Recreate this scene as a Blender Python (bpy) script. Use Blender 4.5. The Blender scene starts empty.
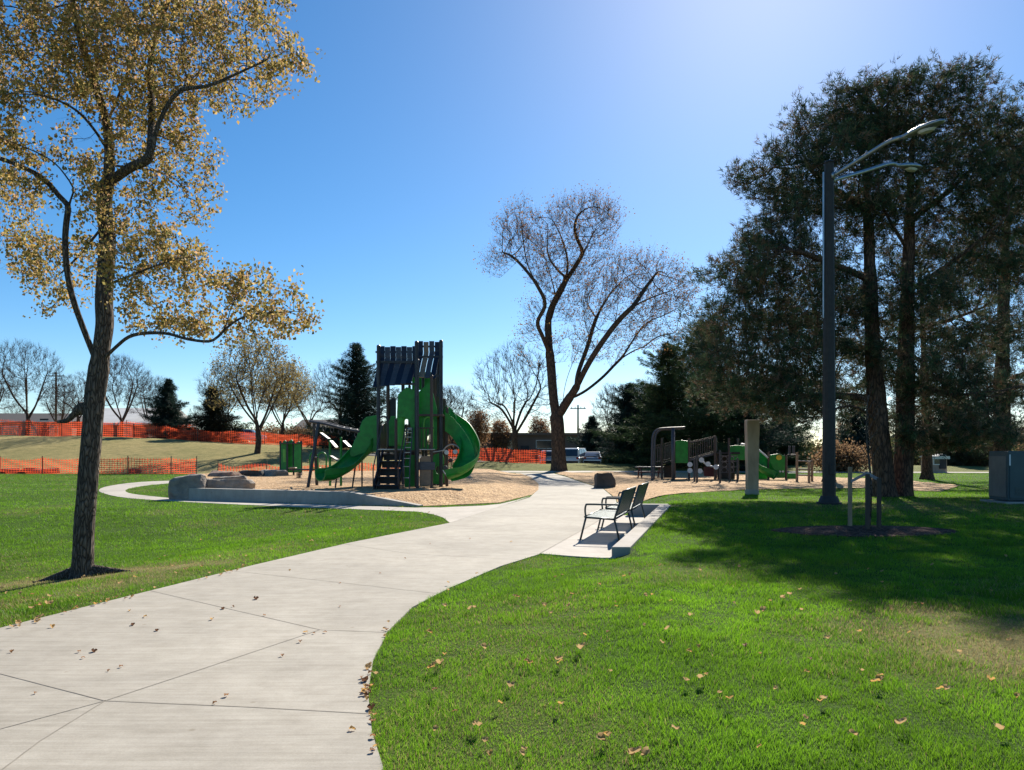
import bpy, math, random
import numpy as np
from mathutils import Vector, kdtree
from mathutils.geometry import delaunay_2d_cdt

PI = math.pi
R = math.radians
F, CX, HY, EYE = 770.0, 512.0, 452.0, 1.6
rng = np.random.default_rng(7)
random.seed(7)

sc = bpy.context.scene
COL = sc.collection
world = bpy.data.worlds.new("World"); sc.world = world; world.use_nodes = True

# ------------------------------------------------------------------ terrain
def sm(t):
    t = np.clip(t, 0.0, 1.0)
    return t*t*(3-2*t)

_ph = np.random.default_rng(3).uniform(0, 6.28, 12)
def und(x, y):
    return (np.sin(x*0.31+_ph[0]+0.6*np.sin(y*0.17+_ph[1]))*np.sin(y*0.27+_ph[2])
            + 0.5*np.sin(x*0.77+y*0.41+_ph[3])*np.sin(y*0.63-x*0.2+_ph[4]))

LE_Y = [-6, 1, 4.5, 6.9, 9.0, 13.5, 18, 60]
LE_X = [-6.8, -6.0, -5.4, -4.6, -4.1, -2.9, -1.6, -1.6]
RE_Y = [-6, 0, 3.9, 6.2, 8.3, 10.2, 10.9, 11.6, 18.9, 19.4, 24, 60]
RE_X = [0.1, -0.3, -0.66, -1.05, -0.8, -0.2, 1.75, 1.66, 3.75, 3.2, 3.4, 3.4]
A_Y = [-6, 4, 9, 11.6, 18.9, 24, 30, 40]
A_V = [0.10, 0.12, 0.14, 0.15, 0.28, 0.2, 0.1, 0.03]
W_Y = [-6, 10.0, 11.0, 18.9, 20.5, 40]
W_V = [2.5, 2.2, 0.16, 0.12, 1.6, 3.0]
B_X = [-200, -60, -45, -25, -10, 0, 10, 40, 200]
B_V = [3.2, 3.4, 3.3, 2.4, 1.2, 0.7, 0.5, 0.35, 0.3]

def H0(x, y):
    x = np.asarray(x, float); y = np.asarray(y, float)
    dl = np.interp(y, LE_Y, LE_X) - x
    z = -0.34*sm(dl/5.0)*sm((22.0-y)/6.0)*sm((x+40)/15)
    dr = x - np.interp(y, RE_Y, RE_X)
    z = z + np.interp(y, A_Y, A_V)*sm(dr/np.interp(y, W_Y, W_V))
    side = sm((x+8)/8.0)
    y0 = 57.0
    y1 = 80.0*(1-side) + 67.0*side
    B = np.interp(x, B_X, B_V)
    z = z + B*sm((y-y0)/(y1-y0)) - side*sm((y-68)/6.0)*(B-0.08)
    wild = sm((dl-1.5)/4)*sm((20.5-y)/5) + sm((dr-2.0)/4)*sm((30-y)/8)*0.6 + sm((y-62)/10)*2
    z = z + 0.05*und(x, y)*wild
    return z

XE_Y = [18, 22, 25, 28, 33, 45, 60]
XE_X = [-3.2, -3.2, -0.5, 0.6, 1.3, 0.8, 0.2]
def HBED(x, y):
    x = np.asarray(x, float); y = np.asarray(y, float)
    return H0(x, y) + 0.02 + 0.29*sm((np.interp(y, XE_Y, XE_X)-x)/2.3)

_DS = np.arange(3.0, 160.0, 0.02)
def G(px, py, h=H0):
    """pixel of the photograph -> point on the ground"""
    z = EYE-(py-HY)*_DS/F
    x = (px-CX)*_DS/F
    hit = z <= h(x, _DS)
    i = int(np.argmax(hit)) if hit.any() else len(_DS)-1
    return Vector((x[i], _DS[i], float(h(x[i], _DS[i]))))
def P(px, py, D):
    return Vector(((px-CX)*D/F, D, EYE-(py-HY)*D/F))
def hz(x, y, h=H0): return float(h(x, y))

# ------------------------------------------------------------------ materials
MATS = {}
def rgb(h):
    c = [int(h[i:i+2], 16)/255 for i in (0, 2, 4)]
    return tuple((v/12.92 if v <= 0.04045 else ((v+0.055)/1.055)**2.4) for v in c)
def ramp(nt, fac, stops):
    n = nt.nodes.new('ShaderNodeValToRGB'); e = n.color_ramp.elements
    while len(e) < len(stops): e.new(0.5)
    for k, (p, c) in enumerate(stops):
        e[k].position = p; e[k].color = (*c, 1)
    nt.links.new(fac, n.inputs[0]); return n.outputs[0]
def noise(nt, co, scale, detail=4, rough=0.55, dist=0.0):
    n = nt.nodes.new('ShaderNodeTexNoise'); n.inputs['Scale'].default_value = scale
    n.inputs['Detail'].default_value = detail; n.inputs['Roughness'].default_value = rough
    n.inputs['Distortion'].default_value = dist
    nt.links.new(co, n.inputs['Vector']); return n.outputs['Fac']
def mapping(nt, sc_=(1, 1, 1), rot=(0, 0, 0), kind='Object'):
    t = nt.nodes.new('ShaderNodeTexCoord'); m = nt.nodes.new('ShaderNodeMapping')
    m.inputs['Scale'].default_value = sc_; m.inputs['Rotation'].default_value = rot
    nt.links.new(t.outputs[kind], m.inputs[0]); return m.outputs[0]
def mixc(nt, fac, a, b, mode='MIX'):
    n = nt.nodes.new('ShaderNodeMix'); n.data_type = 'RGBA'; n.blend_type = mode
    for sock, v in ((n.inputs[0], fac), (n.inputs[6], a), (n.inputs[7], b)):
        if isinstance(v, (int, float)): sock.default_value = v
        elif isinstance(v, tuple): sock.default_value = (*v, 1)
        else: nt.links.new(v, sock)
    return n.outputs[2]
def bump(nt, h, strength, dist=0.01, normal=None):
    b = nt.nodes.new('ShaderNodeBump'); b.inputs['Strength'].default_value = strength
    b.inputs['Distance'].default_value = dist
    nt.links.new(h, b.inputs['Height'])
    if normal is not None: nt.links.new(normal, b.inputs['Normal'])
    return b.outputs[0]
def newmat(name, rough=0.6, metal=0.0, spec=0.4):
    m = bpy.data.materials.new(name); m.use_nodes = True
    nt = m.node_tree; p = nt.nodes['Principled BSDF']
    p.inputs['Roughness'].default_value = rough; p.inputs['Metallic'].default_value = metal
    p.inputs['Specular IOR Level'].default_value = spec
    MATS[name] = m
    return m, nt, p
def simple(name, c1, c2=None, scale=6, rough=0.55, metal=0.0, bs=0.15, stretch=(1, 1, 1), bd=0.01, spec=0.4):
    m, nt, p = newmat(name, rough, metal, spec)
    co = mapping(nt, stretch)
    f = noise(nt, co, scale, 6)
    c2 = c2 or tuple(v*0.75 for v in c1)
    nt.links.new(ramp(nt, f, [(0.32, c2), (0.68, c1)]), p.inputs['Base Color'])
    f2 = noise(nt, co, scale*4, 3)
    nt.links.new(bump(nt, f2, bs, bd), p.inputs['Normal'])
    return m

simple('dark_bronze', (0.036, 0.03, 0.027), (0.022, 0.018, 0.016), 8, 0.6, 0.0)
simple('galvanised', (0.42, 0.43, 0.45), (0.3, 0.31, 0.33), 9, 0.35, 0.8)
simple('bench_green', (0.03, 0.075, 0.07), (0.02, 0.05, 0.05), 12, 0.38, 0.2)
simple('bench_frame', (0.05, 0.07, 0.07), (0.035, 0.045, 0.045), 12, 0.35, 0.3)
simple('play_green', (0.014, 0.28, 0.035), (0.01, 0.17, 0.025), 5, 0.4, 0, 0.06)
simple('play_light_green', (0.12, 0.42, 0.05), (0.09, 0.34, 0.04), 3, 0.33, 0, 0.03)
simple('play_brown', (0.085, 0.055, 0.045), (0.06, 0.04, 0.035), 5, 0.5)
simple('play_tan', (0.32, 0.22, 0.14), (0.22, 0.15, 0.1), 7, 0.6)
simple('play_navy', (0.018, 0.022, 0.042), (0.012, 0.015, 0.028), 5, 0.5, 0, 0.1, (1, 1, 6))
simple('play_grey', (0.085, 0.085, 0.1), (0.055, 0.058, 0.07), 5, 0.5, 0, 0.1, (1, 1, 6))
simple('play_post', (0.04, 0.045, 0.055), (0.028, 0.03, 0.04), 5, 0.4, 0.2)
simple('play_black', (0.015, 0.015, 0.02), (0.01, 0.01, 0.014), 5, 0.5)
simple('play_maroon', (0.1, 0.02, 0.025), (0.07, 0.014, 0.018), 5, 0.5)
simple('white_plastic', (0.75, 0.76, 0.76), (0.6, 0.62, 0.64), 5, 0.4)
simple('yellow_plastic', (0.7, 0.5, 0.04), (0.55, 0.4, 0.03), 5, 0.4)
simple('stake_wood', (0.4, 0.29, 0.18), (0.26, 0.18, 0.11), 9, 0.8, 0, 0.4, (1, 1, 0.15))
simple('stake_dark', (0.1, 0.07, 0.05), (0.06, 0.045, 0.035), 9, 0.8, 0, 0.4, (1, 1, 0.15))
simple('pillar_stone', (0.46, 0.34, 0.26), (0.3, 0.215, 0.16), 3.5, 0.85, 0, 0.5, (1, 1, 0.35))
simple('cabinet_green', (0.05, 0.09, 0.10), (0.038, 0.07, 0.08), 3, 0.45, 0.1)
simple('cabinet_lighting_grey', (0.17, 0.17, 0.16), (0.12, 0.12, 0.115), 3, 0.5, 0.1)  # greyer look of the cabinet's side under this lighting, put into the colour
simple('brick_tan', (0.36, 0.22, 0.16), (0.24, 0.15, 0.11), 1.2, 0.9, 0, 0.4)
simple('brown_wall', (0.16, 0.115, 0.09), (0.12, 0.085, 0.07), 0.6, 0.8)
simple('roof_dark', (0.06, 0.055, 0.055), (0.04, 0.038, 0.04), 1.5, 0.9)
simple('roof_pale', (0.6, 0.6, 0.58), (0.48, 0.48, 0.47), 0.5, 0.7)
simple('trim_white', (0.7, 0.69, 0.66), (0.58, 0.57, 0.55), 1.0, 0.6)
simple('glass_dark', (0.03, 0.035, 0.045), (0.02, 0.025, 0.03), 2, 0.08, 0, 0.0, spec=0.8)
simple('rubber', (0.02, 0.02, 0.02), (0.014, 0.014, 0.014), 8, 0.85)
simple('car_white', (0.72, 0.73, 0.75), (0.66, 0.67, 0.7), 1, 0.2, 0, 0.0)
simple('car_blue', (0.12, 0.2, 0.32), (0.1, 0.17, 0.28), 1, 0.2, 0.3, 0.0)
simple('car_silver', (0.42, 0.44, 0.47), (0.38, 0.4, 0.43), 1, 0.22, 0.4, 0.0)
simple('lamp_lens', (0.6, 0.6, 0.55), (0.5, 0.5, 0.47), 8, 0.25)
simple('red_lens', (0.4, 0.02, 0.02), (0.3, 0.015, 0.015), 8, 0.2)
simple('pole_wood', (0.16, 0.12, 0.09), (0.1, 0.075, 0.055), 6, 0.9, 0, 0.4, (1, 1, 0.1))
simple('rock_grey', (0.36, 0.31, 0.26), (0.16, 0.14, 0.125), 2.2, 0.9, 0, 0.9, bd=0.05)
simple('rock_red', (0.36, 0.24, 0.18), (0.13, 0.085, 0.07), 2.2, 0.9, 0, 0.9, bd=0.05)
simple('rock_dark', (0.1, 0.095, 0.09), (0.05, 0.048, 0.048), 2.2, 0.9, 0, 0.9, bd=0.05)
simple('asphalt', (0.06, 0.06, 0.062), (0.045, 0.045, 0.047), 5, 0.95, 0, 0.4)
simple('joint_dark', (0.29, 0.265, 0.225), (0.21, 0.19, 0.16), 8, 0.95)
simple('strap', (0.25, 0.27, 0.3), (0.2, 0.2, 0.22), 8, 0.6)

def concrete(name, base, rot=0.0, streak=1.0):
    m, nt, p = newmat(name, 0.85, 0, 0.25)
    co = mapping(nt, (1, 1, 1), (0, 0, rot))
    cs = mapping(nt, (0.7, 14, 1), (0, 0, rot))
    big = noise(nt, co, 0.55, 5, 0.6, 0.6)
    mid = noise(nt, co, 4.0, 5, 0.7)
    st = noise(nt, cs, 1.6, 5, 0.65, 0.3)
    fine = noise(nt, co, 90, 3, 0.7)
    b = base
    c = ramp(nt, big, [(0.3, tuple(v*0.80 for v in b)), (0.7, tuple(v*1.10 for v in b))])
    c = mixc(nt, 0.5, c, ramp(nt, mid, [(0.3, (0.68, 0.66, 0.63)), (0.62, (1, 1, 1))]), 'MULTIPLY')
    c = mixc(nt, 0.75*streak, c, ramp(nt, st, [(0.3, (0.70, 0.69, 0.67)), (0.62, (1.0, 1.0, 1.0))]), 'MULTIPLY')
    c = mixc(nt, 0.5, c, ramp(nt, fine, [(0.3, (0.8, 0.8, 0.8)), (0.6, (1.05, 1.05, 1.05))]), 'MULTIPLY')
    # small dark spots and leaf stains
    v = nt.nodes.new('ShaderNodeTexVoronoi'); v.inputs['Scale'].default_value = 3.1; nt.links.new(co, v.inputs['Vector'])
    c = mixc(nt, 0.6, c, ramp(nt, v.outputs['Distance'], [(0.03, (0.62, 0.56, 0.48)), (0.075, (1, 1, 1))]), 'MULTIPLY')
    nt.links.new(c, p.inputs['Base Color'])
    n1 = bump(nt, noise(nt, mapping(nt, (5, 130, 1), (0, 0, rot)), 1.0, 3), 0.25, 0.004)
    nt.links.new(bump(nt, fine, 0.25, 0.004, n1), p.inputs['Normal'])
    return m
concrete('concrete_path', (0.41, 0.38, 0.325), R(8), 0.85)
concrete('concrete_walk', (0.47, 0.435, 0.385), R(60), 0.7)
concrete('concrete_pad', (0.48, 0.44, 0.39), R(20), 0.6)
concrete('concrete_wall', (0.40, 0.375, 0.34), R(0), 0.5)

# lawn soil sheet, coloured by the 'Col' attribute (how dry the turf is) and noise
m, nt, p = newmat('turf', 0.95, 0, 0.1)
at = nt.nodes.new('ShaderNodeAttribute'); at.attribute_name = 'Col'
co = mapping(nt)
c = mixc(nt, 0.8, at.outputs['Color'], ramp(nt, noise(nt, co, 1.3, 6, 0.7), [(0.3, (0.55, 0.6, 0.5)), (0.7, (1.25, 1.2, 1.1))]), 'MULTIPLY')
c = mixc(nt, 0.8, c, ramp(nt, noise(nt, co, 28, 4, 0.7), [(0.3, (0.45, 0.5, 0.4)), (0.7, (1.3, 1.25, 1.2))]), 'MULTIPLY')
nt.links.new(c, p.inputs['Base Color'])
nt.links.new(bump(nt, noise(nt, co, 30, 4, 0.75), 0.9, 0.06), p.inputs['Normal'])

def chips_mat(name, cols, scale):
    m, nt, p = newmat(name, 0.9, 0, 0.15)
    co = mapping(nt)
    v = nt.nodes.new('ShaderNodeTexVoronoi'); v.inputs['Scale'].default_value = scale; nt.links.new(co, v.inputs['Vector'])
    s = nt.nodes.new('ShaderNodeSeparateColor'); nt.links.new(v.outputs['Color'], s.inputs[0])
    c = ramp(nt, s.outputs[0], cols)
    c = mixc(nt, 0.8, c, ramp(nt, noise(nt, co, 0.9, 5, 0.7), [(0.32, (0.62, 0.58, 0.55)), (0.68, (1.12, 1.1, 1.08))]), 'MULTIPLY')
    c = mixc(nt, 0.7, c, ramp(nt, noise(nt, co, 6, 5, 0.7), [(0.32, (0.6, 0.57, 0.55)), (0.68, (1.15, 1.12, 1.1))]), 'MULTIPLY')
    nt.links.new(c, p.inputs['Base Color'])
    b1 = bump(nt, noise(nt, co, 4, 4), 0.6, 0.1)
    nt.links.new(bump(nt, v.outputs['Distance'], 0.9, 0.05, b1), p.inputs['Normal'])
chips_mat('wood_chips', [(0.0, (0.22, 0.13, 0.07)), (0.3, (0.52, 0.35, 0.19)), (0.75, (0.66, 0.46, 0.26)), (1.0, (0.78, 0.6, 0.38))], 17)
chips_mat('bark_mulch', [(0.0, (0.05, 0.025, 0.018)), (0.5, (0.11, 0.055, 0.04)), (1.0, (0.2, 0.11, 0.08))], 22)

def foliage(name, trans=0.45, rough=0.5, spec=0.3):
    m, nt, p = newmat(name, rough, 0, spec)
    at = nt.nodes.new('ShaderNodeAttribute'); at.attribute_name = 'Col'
    nt.links.new(at.outputs['Color'], p.inputs['Base Color'])
    t = nt.nodes.new('ShaderNodeBsdfTranslucent'); nt.links.new(at.outputs['Color'], t.inputs['Color'])
    mx = nt.nodes.new('ShaderNodeMixShader'); mx.inputs[0].default_value = trans
    out = nt.nodes['Material Output']
    nt.links.new(p.outputs[0], mx.inputs[1]); nt.links.new(t.outputs[0], mx.inputs[2]); nt.links.new(mx.outputs[0], out.inputs[0])
foliage('grass_blade', 0.5, 0.5, 0.25)
foliage('leaf', 0.5, 0.6, 0.08)
foliage('needle', 0.25, 0.65, 0.08)
foliage('dry_leaf', 0.2, 0.7, 0.2)

def bark(name, c1, c2, c3, vs=1.0):
    m, nt, p = newmat(name, 0.95, 0, 0.1)
    co = mapping(nt, (1, 1, 0.22))
    v = nt.nodes.new('ShaderNodeTexVoronoi'); v.feature = 'DISTANCE_TO_EDGE'; v.inputs['Scale'].default_value = 26*vs
    dco = nt.nodes.new('ShaderNodeVectorMath'); dco.operation = 'ADD'
    nz = nt.nodes.new('ShaderNodeTexNoise'); nz.inputs['Scale'].default_value = 9; nt.links.new(co, nz.inputs['Vector'])
    sc2 = nt.nodes.new('ShaderNodeVectorMath'); sc2.operation = 'SCALE'; sc2.inputs['Scale'].default_value = 0.12
    nt.links.new(nz.outputs['Color'], sc2.inputs[0]); nt.links.new(co, dco.inputs[0]); nt.links.new(sc2.outputs[0], dco.inputs[1])
    nt.links.new(dco.outputs[0], v.inputs['Vector'])
    c = ramp(nt, v.outputs['Distance'], [(0.0, c3), (0.12, c2), (0.4, c1)])
    c = mixc(nt, 0.7, c, ramp(nt, noise(nt, mapping(nt), 5*vs, 6, 0.7), [(0.3, (0.55, 0.55, 0.55)), (0.7, (1.3, 1.27, 1.22))]), 'MULTIPLY')
    nt.links.new(c, p.inputs['Base Color'])
    nt.links.new(bump(nt, v.outputs['Distance'], 1.0, 0.06), p.inputs['Normal'])
bark('bark_grey', (0.2, 0.165, 0.14), (0.12, 0.1, 0.085), (0.03, 0.025, 0.022), 1.0)
bark('bark_far', (0.15, 0.10, 0.07), (0.10, 0.07, 0.05), (0.04, 0.03, 0.028), 0.4)
bark('bark_pine', (0.2, 0.115, 0.08), (0.12, 0.075, 0.055), (0.04, 0.027, 0.022), 0.5)

# orange safety mesh: a woven net, half open
m, nt, p = newmat('orange_net', 0.6, 0, 0.3)
co = mapping(nt)
nt.links.new(ramp(nt, noise(nt, co, 1.2, 5), [(0.3, (0.62, 0.07, 0.035)), (0.7, (0.85, 0.14, 0.06))]), p.inputs['Base Color'])
t = nt.nodes.new('ShaderNodeBsdfTranslucent'); t.inputs['Color'].default_value = (0.85, 0.13, 0.05, 1)
mx = nt.nodes.new('ShaderNodeMixShader'); mx.inputs[0].default_value = 0.45
nt.links.new(p.outputs[0], mx.inputs[1]); nt.links.new(t.outputs[0], mx.inputs[2])
nt.links.new(mx.outputs[0], nt.nodes['Material Output'].inputs[0])

# ------------------------------------------------------------------ mesh helpers
def tag(o, label=None, cat=None, group=None, kind=None):
    if label: o['label'] = label
    if cat: o['category'] = cat
    if group: o['group'] = group
    if kind: o['kind'] = kind
    return o
def thing(name, loc, label, cat, group=None, rz=0):
    o = bpy.data.objects.new(name, None); COL.objects.link(o)
    o.location = loc; o.rotation_euler = (0, 0, rz); o.empty_display_size = 0.3
    return tag(o, label, cat, group)
WL = {}
def wloc(o):
    v = Vector((0, 0, 0))
    while o is not None:
        v += Vector(o.location); o = o.parent
    return v
def link_mesh(name, me, mat, parent=None, loc=None):
    o = bpy.data.objects.new(name, me); COL.objects.link(o)
    me.materials.append(MATS[mat])
    if parent is not None: o.parent = parent
    if loc is not None: o.location = loc
    return o
def np_mesh(name, V, Fs, mat, parent=None, origin=None, col=None, smooth=False, local=False):
    """V (n,3) in world space; Fs (m,k) faces of one size, or a list of such arrays"""
    V = np.asarray(V, float)
    if not isinstance(Fs, list): Fs = [Fs]
    Fs = [np.asarray(f, np.int32) for f in Fs if len(f)]
    org = Vector((0, 0, 0))
    if parent is not None and not local: org = wloc(parent)
    elif origin is not None: org = Vector(origin)
    me = bpy.data.meshes.new(name)
    me.vertices.add(len(V)); me.vertices.foreach_set('co', (V-np.array(org)).astype(np.float32).ravel())
    nl = sum(f.size for f in Fs); nf = sum(len(f) for f in Fs)
    me.loops.add(nl); me.loops.foreach_set('vertex_index', np.concatenate([f.ravel() for f in Fs]))
    me.polygons.add(nf)
    tot = np.concatenate([np.full(len(f), f.shape[1], np.int32) for f in Fs])
    st = np.zeros(nf, np.int32); st[1:] = np.cumsum(tot)[:-1]
    me.polygons.foreach_set('loop_start', st)
    me.polygons.foreach_set('loop_total', tot)
    me.update(calc_edges=True)
    if smooth: me.polygons.foreach_set('use_smooth', np.ones(nf, bool))
    if col is not None:
        a = me.color_attributes.new('Col', 'FLOAT_COLOR', 'POINT')
        c = np.ones((len(V), 4), np.float32); c[:, :3] = col
        a.data.foreach_set('color', c.ravel())
    me.validate()
    return link_mesh(name, me, mat, parent, None if parent is not None else (org if origin is not None else None))

class MB:
    def __init__(s): s.v = []; s.f = []
    def add(s, vs, fs):
        n = len(s.v); s.v += [tuple(v) for v in vs]; s.f += [tuple(i+n for i in f) for f in fs]; return s
    def box(s, c, size, rz=0.0, b=0.0):
        c = Vector(c); x, y, z = [v/2 for v in size]; cs, sn = math.cos(rz), math.sin(rz)
        if b <= 0:
            pts = [(i*x, j*y, k*z) for k in (-1, 1) for j in (-1, 1) for i in (-1, 1)]
            fs = [(0, 2, 3, 1), (4, 5, 7, 6), (0, 1, 5, 4), (2, 6, 7, 3), (0, 4, 6, 2), (1, 3, 7, 5)]
        else:
            b = min(b, x*.9, y*.9, z*.9); pts = []; fs = []
            lay = [(-z, b), (-z+b, 0), (z-b, 0), (z, b)]
            for zz, i in lay:
                X, Y = x-i, y-i
                pts += [(-X+b, -Y, zz), (X-b, -Y, zz), (X, -Y+b, zz), (X, Y-b, zz), (X-b, Y, zz), (-X+b, Y, zz), (-X, Y-b, zz), (-X, -Y+b, zz)]
            for l in range(3):
                for i in range(8):
                    j = (i+1) % 8; fs.append((l*8+i, l*8+j, l*8+8+j, l*8+8+i))
            fs.append(tuple(range(7, -1, -1))); fs.append(tuple(range(24, 32)))
        return s.add([(c.x+p[0]*cs-p[1]*sn, c.y+p[0]*sn+p[1]*cs, c.z+p[2]) for p in pts], fs)
    def bar(s, a, b, w, h=None, up=(0, 0, 1)):
        a, b = Vector(a), Vector(b); h = h or w; d = (b-a).normalized(); u = Vector(up)
        if abs(d.dot(u)) > 0.98: u = Vector((0, 1, 0))
        x = d.cross(u).normalized()*w/2; y = x.cross(d).normalized()*h/2
        pts = [q+i*x+j*y for q in (a, b) for i, j in ((-1, -1), (1, -1), (1, 1), (-1, 1))]
        return s.add(pts, [(3, 2, 1, 0), (4, 5, 6, 7), (0, 1, 5, 4), (1, 2, 6, 5), (2, 3, 7, 6), (3, 0, 4, 7)])
    def tube(s, pts, r, n=8, cap=True):
        pts = [Vector(q) for q in pts]; m_ = len(pts)
        rs = r if isinstance(r, (list, tuple)) else [r]*m_
        ref = None; vs = []
        for i, q in enumerate(pts):
            d = (pts[min(i+1, m_-1)]-pts[max(i-1, 0)]).normalized()
            if ref is None: ref = Vector((0, 0, 1)) if abs(d.z) < 0.9 else Vector((1, 0, 0))
            x = (ref-d*ref.dot(d)).normalized(); y = d.cross(x); ref = x
            for k in range(n):
                a = 2*PI*k/n; vs.append(q+(x*math.cos(a)+y*math.sin(a))*rs[i])
        fs = [(i*n+k, i*n+(k+1) % n, (i+1)*n+(k+1) % n, (i+1)*n+k) for i in range(m_-1) for k in range(n)]
        if cap: fs += [tuple(range(n-1, -1, -1)), tuple(range((m_-1)*n, m_*n))]
        return s.add(vs, fs)
    def prism(s, poly, d):
        """poly: list of 3-D points, extruded by vector d"""
        n = len(poly); d = Vector(d); poly = [Vector(q) for q in poly]
        vs = poly+[q+d for q in poly]
        return s.add(vs, [tuple(range(n-1, -1, -1)), tuple(range(n, 2*n))]+[(i, (i+1) % n, n+(i+1) % n, n+i) for i in range(n)])
    def build(s, name, mat, parent=None, origin=None, smooth=False, bevel=0.0, local=False):
        org = Vector((0, 0, 0))
        if parent is not None and not local: org = wloc(parent)
        elif origin is not None: org = Vector(origin)
        me = bpy.data.meshes.new(name)
        me.from_pydata([tuple(Vector(v)-org) for v in s.v], [], s.f); me.update()
        if smooth:
            for q in me.polygons: q.use_smooth = True
        o = link_mesh(name, me, mat, parent, org if (origin is not None and parent is None) else None)
        if bevel:
            b = o.modifiers.new('bevel', 'BEVEL'); b.width = bevel; b.segments = 2; b.limit_method = 'ANGLE'
        return o
def arc(pts, n=6):
    """Catmull-Rom through points"""
    pts = [Vector(q) for q in pts]; out = []
    for i in range(len(pts)-1):
        a = pts[max(i-1, 0)]; b = pts[i]; c = pts[i+1]; d = pts[min(i+2, len(pts)-1)]
        for k in range(n):
            t = k/n; out.append(0.5*((2*b)+(c-a)*t+(2*a-5*b+4*c-d)*t*t+(3*b-a-3*c+d)*t**3))
    out.append(pts[-1]); return out
def copy_tree(o, parent=None):
    c = o.copy(); COL.objects.link(c)
    if parent is not None: c.parent = parent
    for ch in list(o.children): copy_tree(ch, c)
    return c

def inside(poly, x, y):
    poly = np.asarray([(q[0], q[1]) for q in poly]); r = np.zeros(np.shape(x), bool); j = len(poly)-1
    for i in range(len(poly)):
        xi, yi = poly[i]; xj, yj = poly[j]
        if yi != yj:
            r ^= ((yi > y) != (yj > y)) & (x < (xj-xi)*(y-yi)/(yj-yi)+xi)
        j = i
    return r
def smooth_poly(pts, n=4):
    """subdivide by Catmull-Rom (2-D), closed"""
    pts = [Vector((q[0], q[1])) for q in pts]; out = []; m_ = len(pts)
    for i in range(m_):
        a, b, c, d = pts[i-1], pts[i], pts[(i+1) % m_], pts[(i+2) % m_]
        L = (c-b).length
        if L < 0.5: out.append(b); continue
        for k in range(n):
            t = k/n; q = 0.5*((2*b)+(c-a)*t+(2*a-5*b+4*c-d)*t*t+(3*b-a-3*c+d)*t**3)
            lin = b.lerp(c, t)
            out.append(q if (q-lin).length < 0.25*L else lin)
    return out
def sheet(name, poly, mat, h, off, step, kind='structure', skirt=0.1, parent=None, label=None):
    pl = []
    for i in range(len(poly)):
        a = Vector(poly[i][:2]); b = Vector(poly[(i+1) % len(poly)][:2]); L = (b-a).length
        k = max(1, int(L/step))
        pl += [a.lerp(b, t/k) for t in range(k)]
    xs = [q.x for q in pl]; ys = [q.y for q in pl]
    gx, gy = np.meshgrid(np.arange(min(xs)+step*.5, max(xs), step), np.arange(min(ys)+step*.5, max(ys), step))
    gx = gx.ravel()+rng.uniform(-.1, .1, gx.size)*step; gy = gy.ravel()+rng.uniform(-.1, .1, gy.size)*step
    ok = inside(pl, gx, gy)
    n = len(pl)
    pts = pl+[Vector((a, b)) for a, b in zip(gx[ok], gy[ok])]
    v, e, f, *_ = delaunay_2d_cdt(pts, [], [list(range(n))], 1, 1e-5)
    V = np.array([(q[0], q[1]) for q in v]); z = h(V[:, 0], V[:, 1])+off
    me = bpy.data.meshes.new(name)
    vs = [(a, b, c) for (a, b), c in zip(V, z)]
    fs = [tuple(q) for q in f]
    # skirt down along the border
    from collections import Counter
    cnt = Counter(); dirn = {}
    for q in fs:
        for i in range(len(q)):
            k = (q[i], q[(i+1) % len(q)]); cnt[tuple(sorted(k))] += 1; dirn[tuple(sorted(k))] = k
    mp = {}
    for k, cval in cnt.items():
        if cval == 1:
            a, b = dirn[k]
            for w in (a, b):
                if w not in mp: mp[w] = len(vs); vs.append((vs[w][0], vs[w][1], vs[w][2]-skirt))
            fs.append((b, a, mp[a], mp[b]))
    me.from_pydata(vs, [], fs); me.update()
    o = link_mesh(name, me, mat, parent)
    if kind: o['kind'] = kind
    if label: o['label'] = label
    return o

def vnoise(x, y, s, seed):
    r_ = np.random.default_rng(seed); T = r_.random((256, 256))
    X = x/s+1000; Y = y/s+1000
    xi = np.floor(X).astype(int); yi = np.floor(Y).astype(int); fx = X-xi; fy = Y-yi
    fx = fx*fx*(3-2*fx); fy = fy*fy*(3-2*fy)
    g = lambda a, b: T[a % 256, b % 256]
    return (g(xi, yi)*(1-fx)+g(xi+1, yi)*fx)*(1-fy)+(g(xi, yi+1)*(1-fx)+g(xi+1, yi+1)*fx)*fy

# ------------------------------------------------------------------ camera and light
cam = bpy.data.cameras.new('camera'); co_ = bpy.data.objects.new('camera', cam); COL.objects.link(co_)
co_.location = (0, 0, EYE); co_.rotation_euler = (R(90), 0, 0)
cam.sensor_width = 36; cam.lens = 36*F/1024; cam.shift_y = (HY-385)/1024
cam.clip_start = 0.05; cam.clip_end = 6000
sc.camera = co_
SUN_AZ, SUN_EL = R(18.5), R(35)
sun = bpy.data.lights.new('sun', 'SUN'); sun.energy = 4.8; sun.angle = R(0.5); sun.color = (1.0, 0.92, 0.80)
so = bpy.data.objects.new('sun', sun); COL.objects.link(so)
sd = Vector((math.sin(SUN_AZ)*math.cos(SUN_EL), math.cos(SUN_AZ)*math.cos(SUN_EL), math.sin(SUN_EL)))
so.rotation_euler = sd.to_track_quat('Z', 'Y').to_euler(); so.location = sd*80
nt = world.node_tree; bg = nt.nodes['Background']
sky = nt.nodes.new('ShaderNodeTexSky'); sky.sky_type = 'NISHITA'; sky.sun_disc = False
sky.sun_elevation = SUN_EL; sky.sun_rotation = SUN_AZ
sky.air_density = 1.0; sky.dust_density = 0.85; sky.ozone_density = 3.0; sky.altitude = 1600
hs = nt.nodes.new('ShaderNodeHueSaturation'); hs.inputs['Saturation'].default_value = 1.3; hs.inputs['Hue'].default_value = 0.496
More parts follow.
